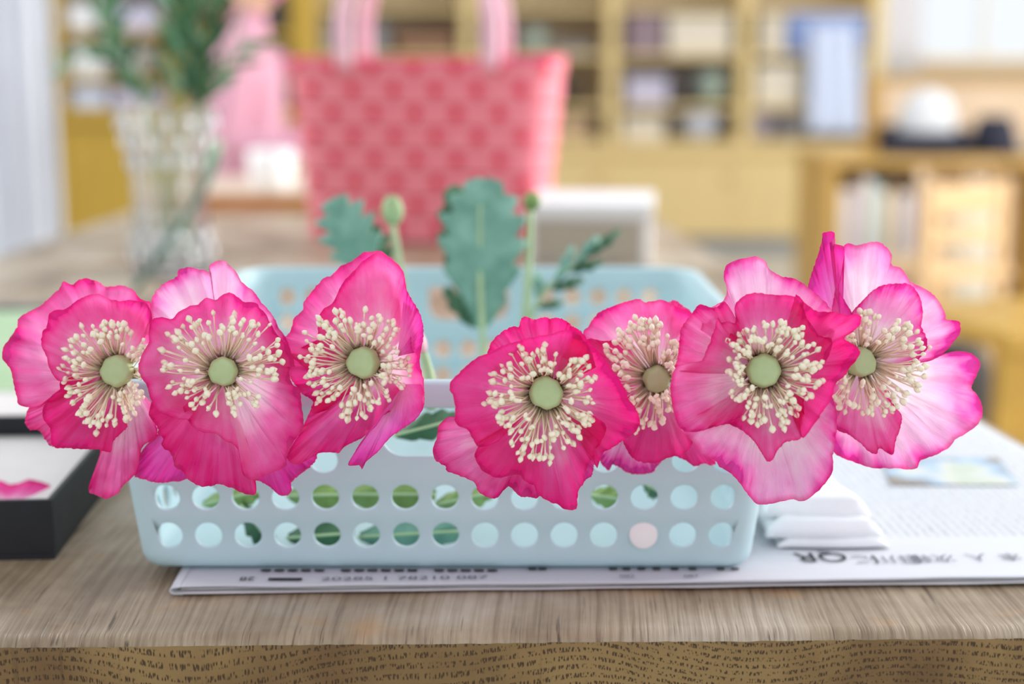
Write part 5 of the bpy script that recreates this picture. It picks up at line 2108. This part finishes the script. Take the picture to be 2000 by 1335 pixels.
# pale blue plastic sheet hanging down the right bay
verts, faces = [], []
for j in range(13):
    for i in range(19):
        u, t = i / 18, j / 12
        x = bx_at(1568 + 110 * u - 22 * (1 - t) * u)
        z = z_at(48 + 212 * t)
        verts.append((x, BY - 0.02 - 0.02 * math.sin(u * 17) - 0.02 * t, z))
for j in range(12):
    for i in range(18):
        a = j * 19 + i
        faces.append((a, a + 1, a + 20, a + 19))
sh = obj('plastic_sheet', verts, faces, PM['paleblue'])
sh.modifiers.new('thickness', 'SOLIDIFY').thickness = 0.002
tag(sh, 'pale blue pleated sheet hanging over the right bookcase bay', 'sheet')

yl = LY + 0.03
LS_ = [pz(z, yl) for z in LSZ]
shelf_box(147, 215, 160, LS_[0] - 1, 'paleblue', yl, 'pale blue-white box low on the left bookcase')
shelf_box(228, 330, 175, LS_[0] - 1, 'lilac', yl, 'lilac box behind the vase mouth on the left bookcase')
shelf_box(378, 440, 170, LS_[0] - 1, 'mauve', yl, 'mauve box behind the stems on the left bookcase')
shelf_box(515, 568, 170, LS_[0] - 1, 'dark', yl, 'dark box low at the right end of the left bookcase')
shelf_box(147, 208, 92, LS_[1] - 1, 'white', yl, 'white box on the second shelf at the far left')
shelf_bowl(270, 108, 38, 'white', yl, 'round white pot on the second shelf behind the leaves', 1.0)
shelf_box(515, 568, 85, LS_[1] - 1, 'brown', yl, 'brown box beside the tote bag corner on the left bookcase')
shelf_box(147, 202, 5, LS_[2] - 1, 'white', yl, 'white box on the third shelf at the far left')
shelf_box(215, 240, 0, LS_[2] - 1, 'teal', yl, 'small teal box on the third shelf of the left bookcase')
shelf_box(250, 330, 8, LS_[2] - 1, 'lilac', yl, 'pale lilac box on the third shelf of the left bookcase')
shelf_box(520, 568, 0, LS_[2] - 1, 'dark', yl, 'dark brown box on the third shelf at the right end')

# ================================================================== WHITE CURTAIN (left)
M_CURT = mat('curtain_white', (228, 231, 238), 0.85, 0.03, 8)
verts, faces = [], []
CY = 4.3
xa, xb = on_y(-140, 300, CY).x, on_y(118, 300, CY).x
NI = 90
for j in range(9):
    z = 0.05 + 2.2 * j / 8
    for i in range(NI + 1):
        u = i / NI
        x = xa + (xb - xa) * u
        verts.append((x, CY + 0.03 * math.sin(u * 36) + 0.012 * math.sin(u * 83 + j * 0.2), z))
for j in range(8):
    for i in range(NI):
        a = j * (NI + 1) + i
        faces.append((a, a + 1, a + NI + 2, a + NI + 1))
cu = obj('curtain', verts, faces, M_CURT)
cu.modifiers.new('thickness', 'SOLIDIFY').thickness = 0.003
tag(cu, 'white pleated curtain hanging at the left edge', 'curtain')

# ================================================================== WINDOW (back right)
M_FRAME = mat('window_frame_white', (240, 240, 236), 0.5, 0.02, 10)
win = empty('window_1', ((wx0 + wx1) / 2, WY + 0.02, wz0))
win['kind'] = 'structure'
ww = (wx1 - wx0) / 2
hh = wz1 - wz0
for i in range(5):
    x = -ww + 2 * ww * i / 4
    box('window_mullion', x - 0.03, x + 0.03, 0, 0.05, 0.04, hh - 0.04, M_FRAME, win, 0.003)
box('window_rail', -ww, ww, 0, 0.05, 0, 0.0395, M_FRAME, win, 0.003)
box('window_rail', -ww, ww, 0, 0.05, hh - 0.0395, hh, M_FRAME, win, 0.003)
box('window_sill', -ww - 0.05, ww + 0.05, -0.14, -0.021, -0.05, 0.0, mat('sill_wood', (222, 194, 160), 0.5, 0.06, 8), win, 0.003)
gm, gnt, gb = new_mat('window_glass')
gb.inputs['Base Color'].default_value = (1, 1, 1, 1)
gb.inputs['Roughness'].default_value = 0.02
gb.inputs['Transmission Weight'].default_value = 1.0
gb.inputs['IOR'].default_value = 1.02
for i in range(4):
    x0_ = -ww + 2 * ww * i / 4 + 0.031
    x1_ = -ww + 2 * ww * (i + 1) / 4 - 0.031
    obj('window_pane', [(x0_, 0.025, 0.04), (x1_, 0.025, 0.04), (x1_, 0.025, hh - 0.04), (x0_, 0.025, hh - 0.04)], [(0, 1, 2, 3)], gm, win, smooth=False)
# white curtain beside the window
verts, faces = [], []
for j in range(7):
    z = z_at(150, 8.5) + 1.3 * j / 6
    for i in range(41):
        u = i / 40
        verts.append((on_y(1702, 300, 8.5).x + (on_y(1785, 300, 8.5).x - on_y(1702, 300, 8.5).x) * u, 8.48 + 0.025 * math.sin(u * 30), z))
for j in range(6):
    for i in range(40):
        a = j * 41 + i
        faces.append((a, a + 1, a + 42, a + 41))
c2 = obj('curtain', verts, faces, mat('curtain_bright', (246, 246, 252), 0.85, 0.02, 8))
c2.modifiers.new('thickness', 'SOLIDIFY').thickness = 0.003
tag(c2, 'short white curtain beside the window at the back right', 'curtain')

# ================================================================== DESK AND CHAIRS (right background)
M_DESK = mat('desk_honey', (196, 156, 84), 0.5, 0.1, 6, stretch=(1, 6, 6))
M_DESK2 = mat('desk_peach', (232, 206, 176), 0.6, 0.08, 6)
DY = 5.2
dz = z_at(306, DY)
dx0, dx1 = bx_at(1612, DY), bx_at(2120, DY)
desk = empty('desk', ((dx0 + dx1) / 2, DY, 0), 'honey wood desk with an open shelf of books at the right', 'desk')
dw = (dx1 - dx0) / 2
box('desk_top', -dw, dw, -0.02, 0.6, dz - 0.035, dz, M_DESK, desk, 0.003)
box('side_panel', -dw + 0.01, -dw + 0.05, 0, 0.58, 0, dz - 0.0355, M_DESK, desk, 0.003)
box('side_panel', dw - 0.05, dw - 0.01, 0, 0.58, 0, dz - 0.0355, M_DESK, desk, 0.003)
mx_ = bx_at(1800, DY) - (dx0 + dx1) / 2
box('divider', mx_ - 0.02, mx_ + 0.02, 0, 0.575, 0.0, dz - 0.0355, M_DESK2, desk, 0.003)
box('back_panel', -dw + 0.05, dw - 0.05, 0.56, 0.58, 0.02, dz - 0.0355, M_DESK2, desk, 0.001)
box('shelf', -dw + 0.0505, mx_ - 0.0205, 0.02, 0.5595, 0.28, 0.30, M_DESK, desk, 0.002)
shelf_books(1642, 1786, 345, 486, ('cream', 'lilac', 'tan', 'white', 'mint', 'cream', 'tan'), DY, 'upright on the shelf under the desk', 9)
# back rest board with wooden frame
rack = empty('wooden_rack', (bx_at(1840, DY) + 0.17, DY + 0.42, dz), 'low wooden rack standing along the back of the desk', 'rack')
box('rack_board', -0.30, 0.55, 0, 0.02, 0.03, 0.26, M_DESK2, rack, 0.003)
box('rack_post', -0.36, -0.301, -0.01, 0.03, 0, 0.29, M_DESK, rack, 0.003)
box('rack_post', 0.551, 0.60, -0.01, 0.03, 0, 0.29, M_DESK, rack, 0.003)
box('rack_rail', -0.3005, 0.5505, -0.01, 0.03, 0.2605, 0.29, M_DESK, rack, 0.003)
# black stand with white dome
M_NAVY = mat('navy_felt', (34, 36, 54), 0.8, 0.15, 60)
dm = empty('domed_cushion', (bx_at(1815, DY), DY + 0.13, dz), 'white domed cushion in a black tray on the desk', 'cushion')
box('tray_base', -0.145, 0.145, -0.10, 0.10, 0, 0.012, M_NAVY, dm, 0.003)
for (a0, a1, b0, b1, hz) in ((-0.145, 0.145, -0.10, -0.085, 0.085), (-0.145, 0.145, 0.085, 0.10, 0.11), (-0.145, -0.13, -0.0845, 0.0845, 0.10), (0.13, 0.145, -0.0845, 0.0845, 0.10)):
    box('tray_side', a0, a1, b0, b1, 0.0125, hz, M_NAVY, dm, 0.002)
v, f = lathe_data([(0.08, 0.0), (0.095, 0.02), (0.108, 0.07), (0.100, 0.13), (0.08, 0.175), (0.045, 0.20), (0.01, 0.207)], 28, 6, 0.02)
co = obj('cushion', v, f, PM['grey_white'], dm)
co.location = (0.012, 0, 0.0125)
co.scale = (1, 0.7, 1.1)
# navy shade lamp
lp_ = empty('navy_hat', (bx_at(1962, DY), DY + 0.16, dz), 'navy felt hat with a flat crown on the desk', 'hat')
v, f = lathe_data([(0.10, 0.006), (0.096, 0.02), (0.078, 0.09), (0.06, 0.135), (0.05, 0.142), (0.01, 0.144)], 28)
obj('crown', v, f, M_NAVY, lp_)
v, f = lathe_data([(0.06, 0.0), (0.125, 0.001), (0.128, 0.004), (0.125, 0.007), (0.06, 0.008)], 28)
obj('brim', v, f, M_NAVY, lp_)


def chair(label, px, y, seat_z, mat_, rz, w=0.40, pad=None, bh=0.38):
    p = (bx_at(px, y), y, 0)
    e = empty('wooden_chair', p, label, 'chair', 'wooden chairs at the right', rz)
    h = w / 2
    box('seat', -h, h, -h, h, seat_z - 0.035, seat_z, pad or mat_, e, 0.006)
    for sx in (-1, 1):
        for sy in (-1, 1):
            x, yy = sx * (h - 0.03), sy * (h - 0.03)
            box('leg', x - 0.018, x + 0.018, yy - 0.018, yy + 0.018, 0, seat_z - 0.0355, mat_, e, 0.003)
        box('back_post', sx * (h - 0.03) - 0.018, sx * (h - 0.03) + 0.018, h - 0.045, h - 0.01, seat_z + 0.0005, seat_z + bh, mat_, e, 0.003)
    box('back_rail', -h + 0.05, h - 0.05, h - 0.04, h - 0.015, seat_z + bh - 0.10, seat_z + bh - 0.01, mat_, e, 0.003)
    box('back_rail', -h + 0.05, h - 0.05, h - 0.04, h - 0.015, seat_z + bh * 0.3, seat_z + bh * 0.3 + 0.05, mat_, e, 0.003)
    box('stretcher', -h + 0.05, h - 0.05, -h + 0.02, -h + 0.04, seat_z * 0.45, seat_z * 0.45 + 0.03, mat_, e, 0.002)
    return e


M_CHO = mat('chair_orange', (218, 182, 136), 0.5, 0.08, 8, stretch=(1, 1, 4))
chair('orange-brown wooden chair in front of the desk', 1835, 4.35, 0.42, M_CHO, math.radians(200), 0.32, bh=0.26)
M_PALE = mat('bag_pale', (222, 216, 200), 0.8, 0.05, 20)
pbx = empty('paper_bag', (bx_at(1910, 4.9), 4.9, 0), 'tall pale round-topped paper bag beside the desk chair', 'bag')
v, f = lathe_data([(0.085, 0.0), (0.095, 0.01), (0.10, 0.3), (0.10, 0.45), (0.085, 0.56), (0.055, 0.62), (0.01, 0.635)], 20, 5, 0.03)
obj('bag_body', v, f, M_PALE, pbx)
tube('bag_handle', [Vector((-0.04, 0, 0.61)), Vector((-0.03, 0, 0.68)), Vector((0.03, 0, 0.68)), Vector((0.04, 0, 0.61))], 0.006, M_CHO, pbx, n=12)
# near stool at the right edge
M_OCH = mat('stool_ochre', (186, 146, 58), 0.5, 0.12, 8, stretch=(1, 1, 4))
chair('ochre wooden chair close by at the right edge', 2010, 2.75, z_at(610, 2.75), M_OCH, math.radians(-70), 0.36)
M_DBAG = mat('bag_black', (44, 38, 36), 0.8, 0.2, 40)
db = empty('dark_bag', (bx_at(1880, 3.3), 3.3, 0), 'dark bag standing on the floor behind the ochre chair', 'bag')
v, f = lathe_data([(0.08, 0), (0.10, 0.01), (0.11, 0.15), (0.095, 0.30), (0.06, 0.36), (0.02, 0.37)], 20, 4, 0.06)
obj('bag_body', v, f, M_DBAG, db)
tube('bag_handle', [Vector((-0.05, 0, 0.35)), Vector((-0.04, 0, 0.42)), Vector((0.04, 0, 0.42)), Vector((0.05, 0, 0.35))], 0.007, M_DBAG, db, n=12)
